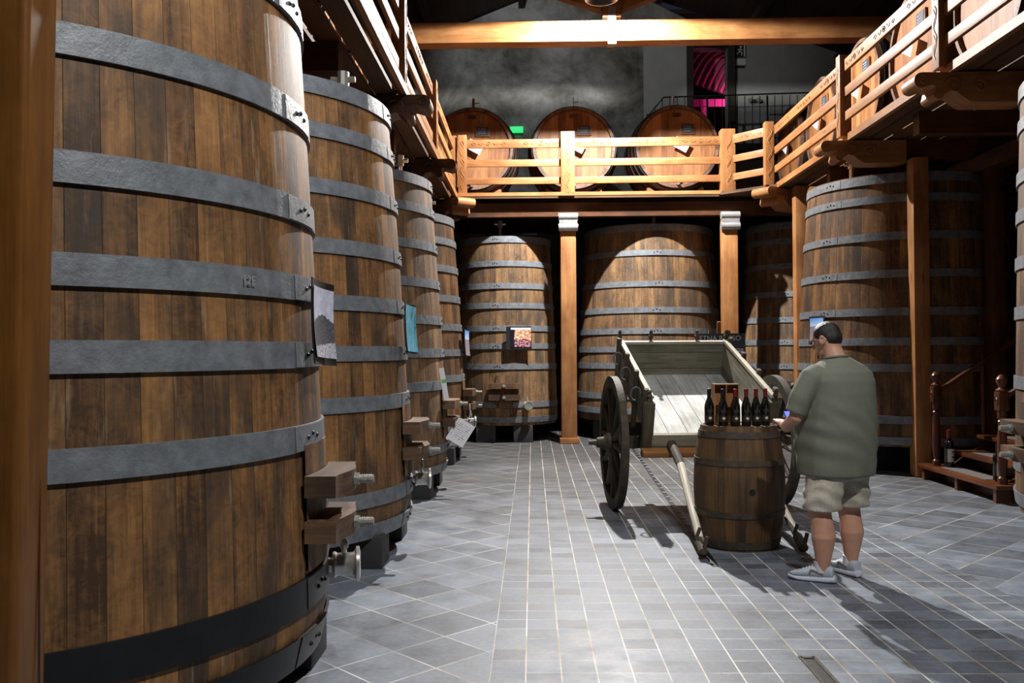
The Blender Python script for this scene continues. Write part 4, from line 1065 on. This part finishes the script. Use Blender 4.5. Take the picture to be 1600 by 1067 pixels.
# arms
ARM = {-1: [(-.235, .0, 1.42), (-.305, .03, 1.27), (-.33, .06, 1.13), (-.315, .16, 1.06), (-.25, .265, 1.075)],
       1: [(.255, .0, 1.42), (.30, .05, 1.28), (.30, .12, 1.15), (.2, .26, 1.10), (.08, .36, 1.10)]}
HANDS = {}
for sx, p in ARM.items():
    limb(p, [.062, .056, .048, .043, .03], body, 14)
    w_ = Vector(p[-1]); d = (w_ - Vector(p[-2])).normalized(); up = Vector((0, 0, 1)); side = d.cross(up).normalized()
    nrm = side.cross(d)
    # palm
    palm = w_ + d * .05
    Rp = Matrix((side, d, nrm)).transposed()
    body.ell(palm, (.04, .056, .018), 16, 10, Rp)
    inn = -sx  # thumb side points up / inward
    for k, (o_, L_) in enumerate(((-.03, .068), (-.01, .078), (.011, .072), (.03, .056))):
        b0 = palm + side * o_ + d * .035
        k1 = b0 + d * L_ * .42 + nrm * .004; k2 = k1 + d * L_ * .25 - nrm * .02 * (1 + .2 * k); k3 = k2 + d * L_ * .04 - nrm * .024
        body.tube([b0, k1, k2, k3], [.0095, .009, .0082, .007], 8)
    tb = palm + side * inn * sx * .0 + side * (.03 if sx < 0 else -.03) - d * .02
    so_ = (1 if sx < 0 else -1)
    body.tube([tb, tb + side * so_ * .022 + d * .02 + nrm * .004, tb + side * so_ * .03 + d * .045 + nrm * .008, tb + side * so_ * .022 + d * .068 + nrm * .006], [.013, .0115, .010, .008], 8)
    HANDS[sx] = (palm, d, side, nrm)
# feet inside the shoes
for sx, (fx, fy), ya in ((-1, (-.165, .0), .55), (1, (.155, .035), -.12)):
    dv = Vector((-math.sin(ya), math.cos(ya), 0)); f0 = Vector((fx, fy, .045)); body.tube([f0 - dv * .03, f0 + dv * .1, f0 + dv * .17], [.036, .033, .024], 10)
man_body = remeshed('body', body, M['skin'], man, .0065, 3)
# hair: a close cropped cap on the skull
hb = MB(); hb.ell(HP(0, -.012, .036), (.0835, .097, .089), 28, 18, Rh); hb.ell(HP(0, -.035, .0), (.078, .074, .08), 24, 16, Rh)
hair = remeshed('hair', hb, M['hair'], man, .006, 2)
bm = bmesh.new(); bm.from_mesh(hair.data)
def hair_cut(co):
    q = Rh.transposed() @ (co - hc)
    return (q.y > .075 - .0 and q.z < .07) or q.z < -.07 or (q.y > .03 and q.z < .02) or (abs(q.x) > .05 and q.z < -.0 and q.y > -.04)
bmesh.ops.delete(bm, geom=[f for f in bm.faces if hair_cut(f.calc_center_median())], context='FACES'); bm.to_mesh(hair.data); bm.free(); hair.data.shade_smooth()
for sx in (-1, 1):
    m = MB(); m.ell(HP(sx * .031, .086, .008), (.012, .01, .01), 12, 8, Rh); m.build('eye', M['eyewhite'], man_body)
gl = MB()
for sx in (-1, 1):
    gl.tube([HP(sx * .034 + .024 * math.cos(u), .104 - abs(.01 * math.cos(u)), .005 + .017 * math.sin(u)) for u in [k * PI / 8 for k in range(16)]], .0025, 6, 0, True)
    gl.tube([HP(sx * .058, .097, .01), HP(sx * .082, .06, .012), HP(sx * .089, .0, .012), HP(sx * .088, -.015, -.002)], .0028, 6)
gl.tube([HP(-.01, .106, .008), HP(.01, .106, .008)], .0025, 6)
gl.build('glasses', M['card'], man)
# t-shirt
tb_ = MB()
tb_.loft([ring(.02, cy, z, a * (.91 if z < 1.35 else .96), b_, 36) for z, a, b_, cy in ((.725, .298, .225, .02), (.80, .302, .238, .025), (.92, .308, .252, .03), (1.05, .312, .255, .03), (1.18, .308, .24, .02), (1.30, .296, .215, .005), (1.38, .285, .19, -.005), (1.44, .258, .165, -.008), (1.485, .20, .13, -.006), (1.52, .125, .1, 0), (1.54, .088, .08, .004))])
for sx, p in ARM.items():
    p0, p1, p2 = Vector(p[0]), Vector(p[1]), Vector(p[2])
    tb_.tube([p0 + Vector((-sx * .06, 0, .0)), p0 + Vector((-sx * .0, 0, -.02)), p1, p2 + Vector((0, -.0, .03))], [.085, .085, .08, .074], 18)
def wr(co):
    x, y, z = co
    k = .0045 * math.sin(z * 42 + x * 19 + 2.5 * math.sin(x * 9 + y * 5)) * max(0, min(1, (1.32 - z) * 3)) * max(0, min(1, (z - .74) * 6))
    k += .004 * math.sin(x * 34 + y * 21) * max(0, min(1, (.98 - z) * 5))
    k += .006 * math.sin((z + .9 * x) * 55) * max(0, 1 - abs(z - 1.12) * 6) * max(0, -x * 3 - .2)
    n = Vector((x, y, 0)); n = n.normalized() if n.length else n
    return n * k
shirt = remeshed('t_shirt', tb_, M['shirt'], man, .0095, 4, wr)
nb = MB(); nb.tube([(.0 + .083 * math.cos(u), .005 + .074 * math.sin(u), 1.537 - .012 * math.sin(u)) for u in [k * PI / 10 for k in range(20)]], .009, 8, 0, True); nb.build('collar', M['shirt'], man)
# shorts
sb = MB()
sb.loft([ring(0, .0, z, a, b_) for z, a, b_ in ((.70, .21, .15), (.78, .21, .16), (.9, .20, .15))])
for sx, fx, fy in ((-1, -.165, 0), (1, .155, .035)):
    sb.loft([ring(cx, cy, z, a, b_, 28, 2.1) for z, cx, cy, a, b_ in ((.495, fx * .95, fy * .6, .123, .128), (.6, fx * .9, fy * .4, .125, .132), (.72, sx * .108, 0, .118, .14), (.80, sx * .10, 0, .105, .14))])
def wr2(co):
    x, y, z = co; k = .005 * math.sin(z * 60 + x * 25 + 2 * math.sin(y * 20)) + .004 * math.sin(math.atan2(y, x - math.copysign(.15, x)) * 5 + z * 10)
    n = Vector((x - math.copysign(.14, x), y, 0)); return (n.normalized() if n.length else n) * k
remeshed('shorts', sb, M['shorts'], man, .009, 3, wr2)
# shoes: lofted along the foot
for sx, (fx, fy), ya in ((-1, (-.165, .0), .55), (1, (.155, .035), -.12)):
    S = T(fx, fy, 0) @ RotZ(ya)
    def xs(y, wd, zb_, zt_, n=16, sq=2.6):
        zc, hz = (zb_ + zt_) / 2, (zt_ - zb_) / 2; o_ = []
        for j in range(n):
            u = 2 * PI * j / n; c, s_ = math.cos(u), math.sin(u)
            o_.append(S @ Vector((wd * math.copysign(abs(c) ** (2 / sq), c), y, zc + hz * math.copysign(abs(s_) ** (2 / sq), s_))))
        return o_
    up = MB(); up.loft([xs(-.085, .02, .035, .07), xs(-.08, .035, .03, .105), xs(-.05, .042, .03, .12), xs(0, .044, .03, .105), xs(.05, .045, .03, .105), xs(.09, .047, .03, .088), xs(.14, .048, .03, .072), xs(.18, .043, .03, .062), xs(.205, .028, .032, .052), xs(.213, .012, .034, .045)])
    sh = up.build('shoe', M['shoe'], man)
    so = MB(); so.loft([xs(-.1, .015, .012, .04), xs(-.092, .034, .004, .052), xs(-.05, .045, .0, .048), xs(.02, .043, .0, .042), xs(.1, .05, .0, .038), xs(.16, .05, .002, .036), xs(.2, .038, .01, .036), xs(.222, .015, .018, .034)])
    so.build('sole', M['sole'], sh)
    lc = MB()
    for k in range(4): lc.tube([S @ Vector((-.026, .055 + k * .02, .099 - k * .008)), S @ Vector((0, .06 + k * .02, .108 - k * .009)), S @ Vector((.026, .055 + k * .02, .099 - k * .008))], .004, 5)
    lc.ell(S @ Vector((0, .035, .125)), (.02, .012, .025), 10, 8); lc.build('laces', M['sock'], sh)
    for q in (-1, 1):
        pn = MB(); pn.bar(S @ Vector((q * .044, -.02, .06)), S @ Vector((q * .047, .06, .085)), .004, .012); pn.bar(S @ Vector((q * .047, .06, .085)), S @ Vector((q * .047, .07, .055)), .004, .012); pn.build('side_stripe', M['swoosh'], sh)
    sk = MB(); sk.lathe([(.046, .07), (.049, .1), (.048, .125), (.05, .14), (.046, .142)], 20, T(fx, fy - .004, 0)); sk.build('sock', M['sock'], man)
# phone held in front of his belly
ph = tag(bpy.data.objects.new('phone', None), "lit phone in the standing man's hand", 'phone'); COL.objects.link(ph)
Mw = man.matrix_basis if False else (T(*man.location) @ RotZ(man.rotation_euler[2]))
ph.matrix_world = Mw @ T(-.035, .385, 1.085) @ RotZ(-.25) @ Matrix.Rotation(.85, 4, 'X')
MB().box((0, 0, 0), (.074, .15, .008), None, None, 0, None, .003).build('case', M['phone'], ph)
MB().box((0, 0, .0045), (.068, .142, .001)).build('screen', M['screen'], ph)
